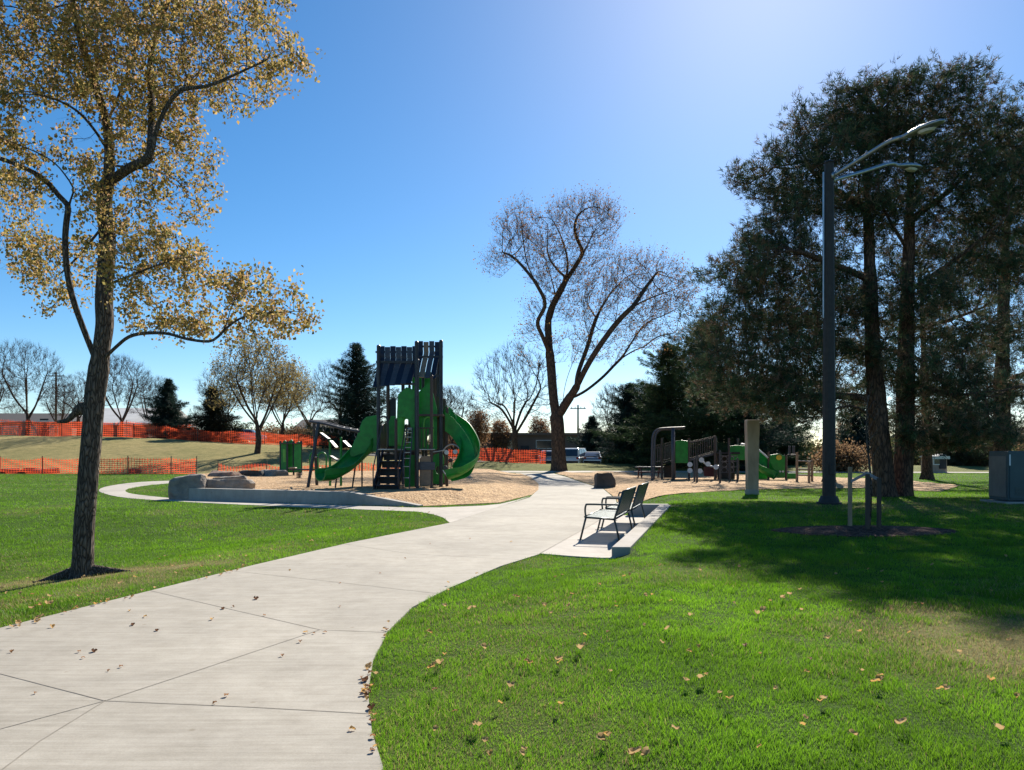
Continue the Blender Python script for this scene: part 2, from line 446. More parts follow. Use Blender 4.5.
nt.links.new(sky.outputs[0], hs.inputs['Color']); nt.links.new(hs.outputs[0], bg.inputs[0]); bg.inputs[1].default_value = 0.07
sc.view_settings.view_transform = 'Standard'; sc.view_settings.look = 'None'
sc.view_settings.exposure = 1.0; sc.view_settings.gamma = 1.0
# ------------------------------------------------------------------ ground layout (polygons read off the photo)
def gl(pts, h=H0): return [G(a, b, h).to_2d() for a, b in pts]
edge_right = [(616, 500), (603, 489), (583, 483), (566, 477), (552, 473.0)]
path_poly = [Vector(q) for q in ((-0.3, 0), (0.1, -5), (-6.7, -5), (-6.0, 1), (-5.4, 4.5))]
path_poly += gl([(0, 630), (150, 592), (250, 567), (350, 543.5), (450, 523.5), (500, 507), (530, 497.5), (537, 491), (538, 485), (530, 478.5), (521, 475), (515, 472.8)])
path_poly += gl([(552, 472.8), (566, 477), (583, 483), (603, 489), (616, 500), (618, 510)])
path_poly += gl([(590, 527), (565, 541), (540, 555), (500, 567.5), (450, 589), (412, 609), (388, 633), (373, 662), (368, 695), (372, 735), (383, 770)])
path_poly = [q for q in path_poly]
walk_poly = gl([(450, 523.5), (443, 518), (425, 513.3), (400, 511.3), (300, 507.3), (200, 503), (130, 498.5), (105, 494), (99, 490), (110, 486), (140, 482.2), (185, 480.5), (240, 480)])
walk_poly += gl([(240, 481.6), (186, 482.6), (150, 485.2), (128, 489), (128, 493), (150, 496.3), (195, 500), (300, 503.8), (415, 508), (450, 507.3), (500, 504.3), (531, 496)])
pad_poly = gl([(540, 554.8), (575, 557.5), (601, 559)])+[Vector((1.55, 11.52)), Vector((3.66, 18.9)), Vector((2.4, 19.4))]+gl([(614, 512), (590, 527), (565, 541)])
bedL_poly = [Vector((-10.9, 25.85)), Vector((-10.65, 25.72)), Vector((-4.85, 23.33)), Vector((-2.72, 22.47))]+gl([(450, 505.5), (500, 503), (532, 495)])
bedL_poly += gl([(538.5, 490), (538.5, 484), (531, 477.5), (521, 473.8), (470, 472.3)])+[Vector((-6, 54)), Vector((-12, 52)), Vector((-18.5, 50)), Vector((-18.5, 44)), Vector((-14.5, 36)), Vector((-12.5, 29))]
bedR_poly = gl([(553, 472.3), (566, 476.5), (583, 482.5), (603, 488.5), (616, 499), (619, 507), (633, 506), (645, 501), (665, 496), (700, 492.5), (750, 490), (800, 489), (870, 488.5), (940, 492)])
bedR_poly += gl([(960, 486), (900, 480), (820, 477), (760, 475), (700, 473), (640, 472), (590, 471.6)])
mulch_c = G(866, 531)
# ground sheet
def axis(lo, hi, fine_lo, fine_hi, s):
    a = list(np.arange(fine_lo, fine_hi, s)); t = s; v = fine_hi
    while v < hi: a.append(v); t *= 1.09; v += t
    a.append(hi); t = s; v = fine_lo-s; b = []
    while v > lo: b.append(v); t *= 1.09; v -= t
    b.append(lo); return np.array(b[::-1]+a)
gx = axis(-2500, 2500, -16, 16, 0.25); gy = axis(-60, 4000, -4, 34, 0.25)
X, Y = np.meshgrid(gx, gy); Z = H0(X, Y)
V = np.stack([X.ravel(), Y.ravel(), Z.ravel()], 1)
nx = len(gx); I = np.arange((len(gy)-1)*nx).reshape(-1, nx)[:, :-1].ravel()
Fq = np.stack([I, I+1, I+nx+1, I+nx], 1)
tree_c = G(82, 577)
dryc = [(G(1000, 636), 1.1, 0.7), (G(1040, 652), 1.1, 0.8), (G(925, 615), 0.6, 0.5), (tree_c, 1.4, 0.95), (tree_c+Vector((-1.2, -.4, 0)), 1.4, 0.7),
        (tree_c+Vector((1.3, .1, 0)), 1.0, .6), (G(905, 505), 3.5, .5)]
def dryw(x, y):
    w = np.zeros(np.shape(x))
    for c, r, a in dryc:
        d = np.hypot((x-c.x), (y-c.y)*1.5)/r
        w = np.maximum(w, a*np.exp(-d*d))
    w = w*(0.55+0.9*vnoise(x, y, 0.28, 5))
    n = vnoise(x, y, 1.9, 11)
    w = np.maximum(w, 0.14*sm((n-0.6)/0.3))
    far = sm((y-54)/5)*(0.62+0.5*vnoise(x, y, 3.0, 9))*(1-0.55*sm((x+12)/14))
    # strip of thin turf along the near tree towards the path
    dl = np.interp(y, LE_Y, LE_X)-x
    w = np.maximum(w, 0.42*np.exp(-((dl-1.1)/0.9)**2)*sm((16-y)/6)*vnoise(x, y, .6, 2)*1.4)
    return np.clip(np.maximum(w, far), 0, 1)
dw = dryw(V[:, 0], V[:, 1])[:, None]
col = (1-dw)*np.array((0.06, 0.12, 0.016))+dw*np.array((0.36, 0.30, 0.15))
o = np_mesh('ground', V, Fq, 'turf', smooth=True, col=col); o['kind'] = 'structure'

path = sheet('path', path_poly, 'concrete_path', H0, 0.016, 0.5)
walk = sheet('sidewalk', smooth_poly(walk_poly, 3), 'concrete_walk', H0, 0.012, 0.5)
pad = sheet('bench_pad', pad_poly, 'concrete_pad', lambda x, y: np.zeros(np.shape(x)), 0.02, 0.5, skirt=0.06)
sheet('wood_chip_bed', bedL_poly, 'wood_chips', HBED, 0.0, 0.45, skirt=0.32)
def HBR(x, y): return H0(x, y)+0.02*np.sin(x*1.7+y)*np.sin(y*1.1)
sheet('wood_chip_bed', bedR_poly, 'wood_chips', HBR, 0.028, 0.45, skirt=0.1)
ring = [(mulch_c.x+1.6*math.cos(a)*(1+.05*math.sin(5*a)), mulch_c.y+.85*math.sin(a)*(1+.05*math.sin(3*a))) for a in np.arange(0, 2*PI, .2)]
sheet('mulch_ring', ring, 'bark_mulch', lambda x, y: H0(x, y)+0.05*sm(1-np.hypot((x-mulch_c.x)/1.6, (y-mulch_c.y)/.85)), 0.012, 0.2)
sheet('far_walk', [(-9, 58.3), (16, 58.0), (40, 57), (40, 58.3), (16, 59.4), (-9, 59.7)], 'concrete_walk', H0, 0.03, 0.8)
sheet('street', [(-14, 74), (90, 74), (90, 92), (-14, 92)], 'asphalt', H0, 0.03, 2.5)

def strip(pts, w, name='joint', mat='joint_dark', parent=path, off=0.0185):
    pts = [Vector(q).to_2d() for q in pts]; q2 = []
    for a, b in zip(pts[:-1], pts[1:]):
        k = max(1, int((b-a).length/0.4)); q2 += [a.lerp(b, t/k) for t in range(k)]
    q2.append(pts[-1]); vs = []; fs = []
    for i, q in enumerate(q2):
        d = (q2[min(i+1, len(q2)-1)]-q2[max(i-1, 0)]).normalized(); n = Vector((-d.y, d.x))*w/2
        for s in (-1, 1): vs.append((q.x+n.x*s, q.y+n.y*s, hz(q.x, q.y)+off))
    for i in range(len(q2)-1): fs.append((2*i, 2*i+1, 2*i+3, 2*i+2))
    mb = MB(); mb.add(vs, fs); return mb.build(name, mat, parent)
for pts in ([(0, 733), (105, 703.5), (200, 672), (320, 632)], [(-60, 661), (0, 676), (105, 703.5), (250, 710), (369, 717)],
            [(150, 592), (230, 611), (320, 632), (386, 634.5)], [(230, 572), (330, 583), (437, 595)], [(345, 545), (410, 555), (520, 561)],
            [(435, 527), (500, 531), (585, 529.5)], [(500, 507), (560, 511), (617, 509)], [(537, 489), (570, 490), (604, 490)], [(529, 477.5), (566, 477.5)],
            [(105, 703.5), (40, 745), (0, 775)]):
    strip([G(a, b) for a, b in pts], 0.0085)
strip([G(a, b) for a, b in [(450, 523.5), (500, 507), (530, 498)]], 0.012)
strip([G(a, b) for a, b in [(540, 555), (565, 541), (590, 527), (614, 512)]], 0.012, off=0.026)
for pts in ([(390, 511), (400, 507.5)], [(330, 508.4), (345, 505)], [(270, 506), (287, 503.5)], [(210, 503.5), (228, 501)], [(160, 500.6), (178, 498.5)]):
    strip([G(a, b) for a, b in pts], 0.012, parent=walk, off=0.0145)

# ------------------------------------------------------------------ grass
def grass_batch(N, d0, d1, p, xlo, xhi, seed, two):
    r = np.random.default_rng(seed)
    # density ~ D^-p per area, area element ~ D dD dpx
    u = r.random(N); e = 2-p
    D = (d0**e+u*(d1**e-d0**e))**(1/e) if abs(e) > 1e-6 else d0*(d1/d0)**u
    px = r.uniform(xlo, xhi, N); x = (px-CX)*D/F; y = D
    keep = np.ones(N, bool)
    for pl in (path_poly, smooth_poly(walk_poly, 3), pad_poly, bedL_poly, bedR_poly):
        keep &= ~inside(pl, x, y)
    keep &= np.hypot((x-mulch_c.x)/1.55, (y-mulch_c.y)/.82) > 1
    keep &= np.hypot(x-tree_c.x, y-tree_c.y) > 0.2
    # the low walls
    keep &= ~((y > 11.45) & (y < 19.3) & (x > 1.46+.29*(y-11.6)) & (x < 1.80+.29*(y-11.6)))
    keep &= ~((y > 18.6) & (y < 19.3) & (x > 2.7) & (x < 4.15))
    dr = dryw(x, y)
    keep &= r.random(N) > np.clip(dr*0.75-0.1, 0, .9)
    x, y, D, dr = x[keep], y[keep], D[keep], dr[keep]; n = len(x)
    z = H0(x, y)
    cl = vnoise(x, y, 0.16, 21)*0.6+vnoise(x, y, 0.55, 22)*0.4
    h = (0.014+0.058*cl**1.3)*r.uniform(0.7, 1.25, n)*(1-0.35*dr)
    h *= np.minimum(1.0, 0.75+D/40)
    w = 0.0032*np.maximum(1, D/5.0)*r.uniform(.7, 1.3, n)
    a = r.uniform(0, 2*PI, n); cx, sx = np.cos(a), np.sin(a)
    la = r.uniform(0, 2*PI, n); lean = h*r.uniform(0.15, 0.85, n)
    lx = np.cos(la)*lean+h*0.25*(vnoise(x, y, .4, 31)-.5)*2; ly = np.sin(la)*lean+h*.25*(vnoise(x, y, .4, 32)-.5)*2
    base = np.stack([x, y, z-0.004], 1); W = np.stack([cx*w/2, sx*w/2, np.zeros(n)], 1)
    tip = base+np.stack([lx, ly, h], 1)
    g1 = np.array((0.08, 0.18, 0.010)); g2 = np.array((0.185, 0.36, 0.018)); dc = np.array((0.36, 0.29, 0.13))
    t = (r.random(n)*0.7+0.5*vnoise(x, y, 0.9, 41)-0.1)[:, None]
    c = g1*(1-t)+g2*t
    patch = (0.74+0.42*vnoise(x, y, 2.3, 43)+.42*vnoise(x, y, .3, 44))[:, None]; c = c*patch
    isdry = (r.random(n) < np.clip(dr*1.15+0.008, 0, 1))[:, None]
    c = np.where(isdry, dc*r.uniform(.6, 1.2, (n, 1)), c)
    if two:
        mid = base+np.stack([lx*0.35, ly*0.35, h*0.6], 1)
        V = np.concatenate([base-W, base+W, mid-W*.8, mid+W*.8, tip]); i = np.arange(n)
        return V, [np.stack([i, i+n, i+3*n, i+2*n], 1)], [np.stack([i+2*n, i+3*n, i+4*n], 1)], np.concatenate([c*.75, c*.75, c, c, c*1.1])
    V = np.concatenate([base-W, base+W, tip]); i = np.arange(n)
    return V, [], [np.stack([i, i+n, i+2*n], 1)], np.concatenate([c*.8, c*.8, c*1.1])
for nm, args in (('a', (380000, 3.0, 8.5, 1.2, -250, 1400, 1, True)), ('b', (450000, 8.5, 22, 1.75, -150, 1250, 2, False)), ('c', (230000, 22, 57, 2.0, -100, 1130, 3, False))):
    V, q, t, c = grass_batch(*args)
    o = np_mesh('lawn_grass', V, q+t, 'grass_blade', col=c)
    tag(o, {'a': 'short green turf blades closest to the camera', 'b': 'green turf in the middle of the lawn', 'c': 'distant mown green turf beside the playground'}[nm], 'grass', kind='stuff')

# fallen leaves: individual curled leaves
def leaf_blade(kind):
    mb = MB(); s = 0.020+0.004*kind
    nx_, ny_ = 4, 6; vs = []
    for j in range(ny_+1):
        t = j/ny_; wd = s*math.sin(PI*min(1, t*1.0+0.04))**0.75*(1+0.18*math.sin(t*19+kind))
        for i in range(nx_+1):
            u = (i/nx_-.5)*2
            vs.append((u*wd, (t-.5)*2.1*s, 0.006+abs(u)**1.5*s*(.35+.15*kind)+0.012*math.sin(t*3+kind)+0.004*math.sin(u*7+t*9)))
    fs = [(j*(nx_+1)+i, j*(nx_+1)+i+1, (j+1)*(nx_+1)+i+1, (j+1)*(nx_+1)+i) for j in range(ny_) for i in range(nx_)]
    mb.add(vs, fs); mb.tube([(0, -1.05*s, .006), (0.004, -1.6*s, .014)], 0.0012, 4)
    return mb
leafcols = {'leaf_brown': (0.36, 0.18, 0.08), 'leaf_ochre': (0.58, 0.35, 0.12), 'leaf_pale': (0.5, 0.34, 0.17), 'leaf_dark': (0.12, 0.06, 0.035)}
for k, c in leafcols.items():
    m = simple(k, c, tuple(v*.6 for v in c), 60, 0.75, 0, 0.2); nt = m.node_tree
    t = nt.nodes.new('ShaderNodeBsdfTranslucent'); t.inputs['Color'].default_value = (*c, 1)
    mx = nt.nodes.new('ShaderNodeMixShader'); mx.inputs[0].default_value = 0.45
    nt.links.new(nt.nodes['Principled BSDF'].outputs[0], mx.inputs[1]); nt.links.new(t.outputs[0], mx.inputs[2]); nt.links.new(mx.outputs[0], nt.nodes['Material Output'].inputs[0])
protos = []
for k, mname in enumerate(('leaf_brown', 'leaf_ochre', 'leaf_pale', 'leaf_dark', 'leaf_brown')):
    o = leaf_blade(k % 4).build('fallen_leaf', mname, smooth=True); protos.append([o, False])
def put_leaf(px, py, label, group, pale=None, off=0.02, world=None, s=1.0):
    g = world if world is not None else G(px, py)
    k = random.randrange(5) if pale is None else pale
    pr = protos[k]; o = pr[0] if not pr[1] else pr[0].copy()
    if pr[1]: COL.objects.link(o)
    pr[1] = True
    o.location = (g.x, g.y, hz(g.x, g.y)+off); o.rotation_euler = (random.uniform(-.22, .3), random.uniform(-.25, .25), random.uniform(0, 6.28))
    q = random.uniform(.75, 1.25)*s; o.scale = (q, q, q)
    tag(o, label, 'leaf', group)
LP = 'dry brown leaf lying on the grey concrete path'; LG = 'dry leaves scattered on the concrete path'
for px, py in [(12, 655), (35, 697), (42, 605), (52, 630), (145, 619), (133, 627), (157, 633), (79, 655), (83, 661), (94, 654), (109, 674), (121, 670), (215, 707), (226, 700), (282, 659), (305, 635), (314, 636), (325, 635),
               (300, 645), (264, 618), (233, 609), (223, 611), (256, 601), (353, 734), (212, 622), (340, 609), (130, 613), (405, 560), (430, 545), (340, 585), (470, 540), (290, 572), (511, 543), (380, 575)]:
    put_leaf(px, py, LP, LG, random.choice((0, 3, 0, 4, 1)), 0.018, s=.72)
LE = 'dry leaf caught along the grass edge of the concrete path'; LEG = 'dry leaves gathered along the path edge'
ep = [(372, 655), (369, 672), (366, 690), (367, 700), (370, 715), (372, 735), (378, 760), (380, 645), (392, 628), (400, 618)]
for i in range(30):
    j = random.choice([0, 1, 1, 2, 2, 2, 3, 3, 4, 5, 6, 7, 8]); a = ep[j]; b = ep[min(j+1, 9)] if j < 6 else ep[max(j-1, 0)]; t = random.random()
    put_leaf(a[0]+(b[0]-a[0])*t+random.gauss(-2, 2.5), a[1]+(b[1]-a[1])*t, LE, LEG, random.choice((0, 1, 0, 3, 2)), 0.02, s=.7)
for i in range(40):
    t = random.random(); put_leaf(0+250*t, 632-64*t+random.uniform(-3, 2.5), LE, LEG, random.choice((0, 1, 2, 2)), 0.025, s=.7)
LR = 'dry tan leaf lying in the green grass right of the path'; LRG = 'dry leaves scattered on the right lawn'
for px, py in [(585, 643), (583, 654), (645, 766), (634, 766), (700, 687), (686, 690), (608, 640), (820, 712), (823, 709), (690, 622), (652, 601), (757, 620), (790, 600), (783, 604), (770, 607), (484, 655), (530, 672), (558, 668), (500, 713),
               (470, 685), (440, 672), (430, 676), (475, 735), (455, 722), (435, 700), (510, 695), (606, 747), (602, 751), (667, 636), (662, 650), (690, 660), (745, 655), (760, 663), (810, 668), (880, 690), (900, 735), (940, 700), (960, 660), (915, 610), (850, 608), (518, 603), (545, 612), (572, 600), (600, 590), (630, 580), (562, 580), (660, 570), (700, 575), (470, 615), (430, 640), (445, 612), (730, 710), (560, 715), (860, 640), (990, 690), (1000, 740)]:
    for q in range(random.choice((1, 1, 2))):
        put_leaf(px+q*random.uniform(-7, 7), py+q*random.uniform(-3, 3), LR, LRG, random.choice((1, 2, 2, 0, 1)), 0.055, s=.85)
for i in range(45):
    put_leaf(random.uniform(380, 1020), 560+210*random.random()**1.3, LR, LRG, random.choice((2, 2, 1)), 0.05, s=.6)if True else None
LL = 'dry tan leaf lying in the grass left of the path'; LLG = 'dry leaves scattered on the left lawn'
for i in range(60):
    t = random.random(); put_leaf(-5+440*t, 625-110*t-random.random()**2*35-2, LL, LLG, random.choice((1, 2, 2, 0)), 0.05, s=.75)
# ------------------------------------------------------------------ trees
def ellips(rg, ells, n):
    """ells: (cx,cy,cz,rx,ry,rz,weight) -> points, more towards the shell"""
    w = np.array([e[3]*e[5]*math.sqrt(e[4])*e[6] for e in ells]); k = rg.choice(len(ells), n, p=w/w.sum())
    d = rg.normal(size=(n, 3)); d /= np.linalg.norm(d, axis=1)[:, None]; r = rg.random(n)**(1/3)
    E = np.array([e[:6] for e in ells])[k]
    return E[:, :3]+d*E[:, 3:]*r[:, None]
def pxell(ells, D, depth=1.0):
    """(px,py,rx,ry[,weight[,dD]]) at distance D -> world ellipsoids"""
    out = []
    for e in ells:
        w = e[4] if len(e) > 4 else 1; dd = e[5] if len(e) > 5 else 0
        c = P(e[0], e[1], D+dd); s = (D+dd)/F
        out.append((c.x, c.y, c.z, e[2]*s, e[2]*s*depth, e[3]*s, w))
    return out
def colonize(rg, seeds, att, step, kill, infl, its=90, trop=(0, 0, 0.12), jit=0.25, cap=14000):
    pos = []; par = []
    for pl, parent in seeds:      # polylines; parent = index into already made nodes nearest to the first point
        prev = -1
        if pos and parent:
            d = [(Vector(q)-Vector(pl[0])).length for q in pos]; prev = int(np.argmin(d))
        pl = arc(pl, 5); last = None
        for i, q in enumerate(pl):
            if prev >= 0 and (Vector(pos[prev])-q).length < step*0.55: continue
            pos.append(tuple(q)); par.append(prev); prev = len(pos)-1
    att = np.array(att); alive = np.ones(len(att), bool); tr = np.array(trop)
    near = np.full(len(att), -1); nd = np.full(len(att), 1e9)
    start = 0
    P_ = np.array(pos)
    new = P_; base = 0
    for it in range(its):
        # update the nearest node using only the new nodes
        if len(new):
            kd = kdtree.KDTree(len(new))
            for i, q in enumerate(new): kd.insert(q, i)
            kd.balance()
            for a in np.nonzero(alive)[0]:
                _, i, d = kd.find(att[a])
                if d < nd[a]: nd[a] = d; near[a] = base+i
        alive &= nd > kill
        act = np.nonzero(alive & (nd < infl))[0]
        if len(act) == 0 or len(pos) > cap: break
        D_ = {}
        for a in act:
            v = att[a]-pos[near[a]]; v = v/np.linalg.norm(v)
            D_[near[a]] = D_.get(near[a], 0)+v
        new = []; base = len(pos)
        for k, v in D_.items():
            v = v/np.linalg.norm(v)+tr+rg.normal(size=3)*jit; v /= np.linalg.norm(v)
            q = np.array(pos[k])+v*step; new.append(q)
        for k, q in zip(D_.keys(), new): pos.append(tuple(q)); par.append(int(k))
        new = np.array(new)
    return np.array(pos), np.array(par)
RK = 0.62
def radii(pos, par, rbase, rtip):
    n = len(pos); tips = np.zeros(n); nc = np.zeros(n, int)
    for i in range(n):
        if par[i] >= 0: nc[par[i]] += 1
    tips[nc == 0] = 1
    # growth distance keeps the trunk from being a straight cylinder
    for i in range(n-1, -1, -1):
        if par[i] >= 0: tips[par[i]] += tips[i]+0.02
    return np.maximum(rtip, rbase*(np.maximum(tips, 1)/tips.max())**RK), tips, nc
def tubes(pos, par, rad, tips, sides=(8, 5, 3), flare=0.0, rough=0.0, rg=None):
    n = len(pos); kids = [[] for _ in range(n)]
    for i in range(n):
        if par[i] >= 0: kids[par[i]].append(i)
    starts = [i for i in range(n) if par[i] < 0]; V = []; Q = []; T = []; nv = 0
    stack = [(s, None) for s in starts]
    while stack:
        i, p0 = stack.pop(); ch = [p0] if p0 is not None else []; ch.append(i)
        while kids[i]:
            ks = sorted(kids[i], key=lambda q: -tips[q]); 
            for o_ in ks[1:]: stack.append((o_, i))
            i = ks[0]; ch.append(i)
        pts = pos[ch]; r = rad[ch].copy()
        if p0 is not None: r[0] = min(r[0], r[1]*1.25)
        if len(pts) < 2: continue
        r0 = r.max(); m_ = sides[0] if r0 > 0.3*rad.max() else (sides[1] if r0 > 0.05*rad.max() else sides[2])
        if len(pts) > 4:                       # smooth the chain
            q = pts.copy(); q[1:-1] = (pts[:-2]+2*pts[1:-1]+pts[2:])/4; pts = q
        t = np.gradient(pts, axis=0); t /= np.linalg.norm(t, axis=1)[:, None]+1e-9
        ref = np.array((0.3, 0.9, 0.2)) if abs(t[0, 1]) < 0.8 else np.array((1.0, 0, 0))
        u = ref-(t@ref)[:, None]*t; u /= np.linalg.norm(u, axis=1)[:, None]; w = np.cross(t, u)
        a = np.arange(m_)*2*PI/m_
        rr = r[:, None]*np.ones((1, m_))
        if rough and m_ >= 12:
            zz = np.linalg.norm(pts-pts[0], axis=1)[:, None]
            rr = rr*(1+rough*np.sin(a*3+zz*2.1)+rough*.8*np.sin(a*5-zz*4)+rough*.6*np.sin(zz*7+a))
        if flare and par[ch[0]] < 0 and ch[0] == starts[0]:
            zz = np.linalg.norm(pts-pts[0], axis=1)[:, None]; f_ = np.exp(-zz/(rad.max()*1.3))
            rr = rr*(1+flare*f_*(1+0.35*np.sin(a*4+1)))
        ring = pts[:, None]+rr[:, :, None]*(np.cos(a)[None, :, None]*u[:, None]+np.sin(a)[None, :, None]*w[:, None])
        V.append(ring.reshape(-1, 3)); L = len(pts)
        ii = (np.arange(L-1)[:, None]*m_+np.arange(m_)[None]).ravel(); jj = (np.arange(L-1)[:, None]*m_+(np.arange(m_)+1)[None] % m_).ravel()
        Q.append(np.stack([ii, jj, jj+m_, ii+m_], 1)+nv); nv += L*m_
    return np.concatenate(V), np.concatenate(Q)
def twigs(rg, pos, d, per, length, w, curve=0.4, spread=0.8, up=0.15):
    n = len(pos)*per; p = np.repeat(pos, per, 0); dd = np.repeat(d, per, 0)+rg.normal(size=(n, 3))*spread+np.array((0, 0, up))
    dd /= np.linalg.norm(dd, axis=1)[:, None]; L = length*rg.uniform(.4, 1.2, n)[:, None]
    s = np.cross(dd, rg.normal(size=(n, 3))); s /= np.linalg.norm(s, axis=1)[:, None]; s *= w/2
    mid = p+dd*L*.5; e = dd+rg.normal(size=(n, 3))*curve+np.array((0, 0, up)); e /= np.linalg.norm(e, axis=1)[:, None]
    tip = mid+e*L*.5; i = np.arange(n)
    V = np.concatenate([p-s, p+s, mid-s*.6, mid+s*.6, tip])
    return V, np.stack([i, i+n, i+3*n, i+2*n], 1), np.stack([i+2*n, i+3*n, i+4*n], 1), mid, tip
def leaves(rg, c, size, cols, wts, droop=0.3, asp=0.75):
    n = len(c); nrm = rg.normal(size=(n, 3)); nrm[:, 2] = np.abs(nrm[:, 2])*0.6; nrm /= np.linalg.norm(nrm, axis=1)[:, None]
    a = np.cross(nrm, rg.normal(size=(n, 3))); a[:, 2] -= droop; a /= np.linalg.norm(a, axis=1)[:, None]
    b = np.cross(nrm, a); b /= np.linalg.norm(b, axis=1)[:, None]
    s = size*rg.uniform(.6, 1.25, n)[:, None]; nn = np.cross(a, b)
    V = np.concatenate([c-a*s*.5, c+b*s*asp*.5-a*s*.05+nn*s*.12, c+a*s*.6, c-b*s*asp*.5-a*s*.05+nn*s*.12])
    i = np.arange(n); k = rg.choice(len(cols), n, p=np.array(wts)/sum(wts))
    C = np.array(cols)[k]*rg.uniform(.75, 1.2, (n, 1))
    return V, np.stack([i, i+n, i+2*n, i+3*n], 1), np.tile(C, (4, 1))
def dirs(pos, par):
    d = np.zeros_like(pos); ok = par >= 0; d[ok] = pos[ok]-pos[par[ok]]; d /= np.linalg.norm(d, axis=1)[:, None]+1e-9; return d

def broad_tree(name, loc, label, cat, seeds, ells, natt, step, kill, infl, rbase, rtip, seed, twig=(3, .5, .01), leaf=None, group=None,
               barkm='bark_far', sides=(8, 5, 3), flare=.35, rough=0, trop=(0, 0, .12), its=90, jit=.25, twig_t=3, spread=.8, twup=.15, outward=0):
    rg = np.random.default_rng(seed)
    att = ellips(rg, ells, natt)
    pos, par = colonize(rg, seeds, att, step, kill, infl, its, trop, jit)
    rad, tips, nc = radii(pos, par, rbase, rtip)
    V, Q = tubes(pos, par, rad, tips, sides, flare, rough, rg)
    root = thing(name, loc, label, cat, group)
    tr = tips <= tips.max()*0.16
    np_mesh('trunk', V, Q, barkm, root, smooth=True)
    d = dirs(pos, par); sel = tips <= twig_t
    if outward:
        o_ = pos-(np.array(loc)+np.array((0, 0, outward))); o_ /= np.linalg.norm(o_, axis=1)[:, None]; d = d*.45+o_*.75
    tv, tq, tt, mid, tip = twigs(rg, pos[sel], d[sel], twig[0], twig[1], twig[2], spread=spread, up=twup)
    np_mesh('twigs', tv, [tq, tt], barkm, root)
    if leaf:
        per, size, cols, wts, jitter, frac = leaf
        src = np.concatenate([mid, tip, (mid+tip)/2]); src = src[rg.random(len(src)) < frac]
        c = np.repeat(src, per, 0); c = c+rg.normal(size=c.shape)*jitter
        lv, lq, lc = leaves(rg, c, size, cols, wts)
        np_mesh('crown', lv, lq, 'leaf', root, col=lc)
        print(name, len(pos), 'nodes', len(c), 'leaves')
    else: print(name, len(pos), 'nodes', len(tt), 'twigs')
    return root

# --- the near tree, left
D0 = tree_c.y
def L(*pts): return [P(a, b, D0+(c[0] if c else 0)) for a, b, *c in pts]
tb = Vector((tree_c.x, tree_c.y, tree_c.z-.05))
near_seeds = [([tb, P(85, 520, D0), P(90, 450, D0), P(95, 400, D0), P(100, 360, D0), P(105, 325, D0), P(104, 300, D0), P(107, 240, D0+.1), P(104, 200, D0+.2), P(110, 165, D0+.2), P(106, 120, D0+.3), P(92, 75, D0+.3), P(78, 30, D0+.2), P(70, -40, D0+.1), P(85, -110, D0)], False),
    (L((99, 368), (84, 330, -.1), (70, 288, -.3), (65, 245, -.4), (68, 210, -.4), (76, 185, -.4)), True),
    (L((75, 190, -.4), (55, 163, -.6), (22, 146, -.9), (-12, 134, -1.2), (-60, 120, -1.5)), True),
    (L((66, 205, -.4), (45, 180, -.2), (18, 165, 0.1), (-10, 155, .4), (-50, 140, .7)), True),
    (L((107, 150, .2), (96, 132, 0), (76, 110, -.3), (45, 96, -.7), (8, 93, -1.1), (-40, 80, -1.4)), True),
    (L((105, 185, .2), (130, 168, -.1), (150, 157, -.4), (158, 125, -.5), (178, 92, -.6), (208, 86, -.7), (245, 70, -.8), (285, 52, -.9)), True),
    (L((150, 157, -.4), (152, 110, .1), (150, 60, .4), (165, 10, .6), (190, -50, .8)), True),
    (L((104, 130, .3), (125, 80, .8), (140, 30, 1.0), (150, -30, 1.2), (150, -90, 1.2)), True),
    (L((107, 285, 0), (135, 274, -.5), (160, 264, -.8), (190, 256, -1.0)), True),
    (L((101, 362), (116, 347, -.2), (133, 335, -.5), (164, 333, -.9), (187, 339, -1.1), (213, 341, -1.2), (226, 328, -1.2), (249, 315, -1.1), (291, 312, -1.0)), True),
    (L((104, 225, .1), (70, 265, .8), (40, 285, 1.3), (10, 270, 1.6)), True),
    (L((110, 165, .2), (170, 175, .8), (190, 200, 1.0)), True),
    (L((226, 328, -1.2), (235, 300, -1.3), (262, 285, -1.3)), True)]
near_ells = pxell([(40, 50, 75, 55, 1.0), (130, 60, 75, 70, 1.6), (215, 65, 75, 48, 1.5), (275, 55, 42, 32, .9, -.5), (95, -40, 150, 55, .8), (220, -20, 70, 50, .7), (150, 130, 55, 45, 1.1, .4), (190, 190, 32, 42, 0.9, .6), (205, 150, 20, 18, .6, .5),
    (15, 150, 35, 55, .6, -.6), (20, 225, 32, 50, .6, .6), (60, 262, 45, 35, .9, .6), (125, 225, 48, 38, .9), (155, 265, 52, 40, 1.3, -.4), (160, 312, 45, 25, 1.1, -.5), (215, 300, 42, 38, .8, -.8), (268, 312, 48, 36, 1.3, -.9), (306, 322, 26, 22, 1.0, -.8), (243, 270, 22, 14, .6, -.8),
    (60, 300, 28, 20, .5, .6), (-60, 60, 60, 120, .6), (80, 160, 50, 30, .5)], D0, .8)
broad_tree('autumn_tree', (tree_c.x, tree_c.y, tree_c.z), 'tall tree nearest the camera with dark trunk and golden olive leaves', 'tree', near_seeds, near_ells, 4300, .11, .19, 1.6, .135, .0035, 5,
    twig=(3, .26, .003), leaf=(9, .052, [(0.43, 0.29, 0.09), (0.52, 0.38, 0.15), (0.28, 0.24, 0.08), (0.17, 0.17, 0.06), (0.52, 0.33, 0.19)], [3.4, 2.6, 2.6, 1.5, 1.4], .045, .30), barkm='bark_grey', sides=(20, 8, 4), flare=.45, rough=.035, trop=(0, 0, .05), its=120, jit=.3, twig_t=4)
near = bpy.data.objects['autumn_tree']
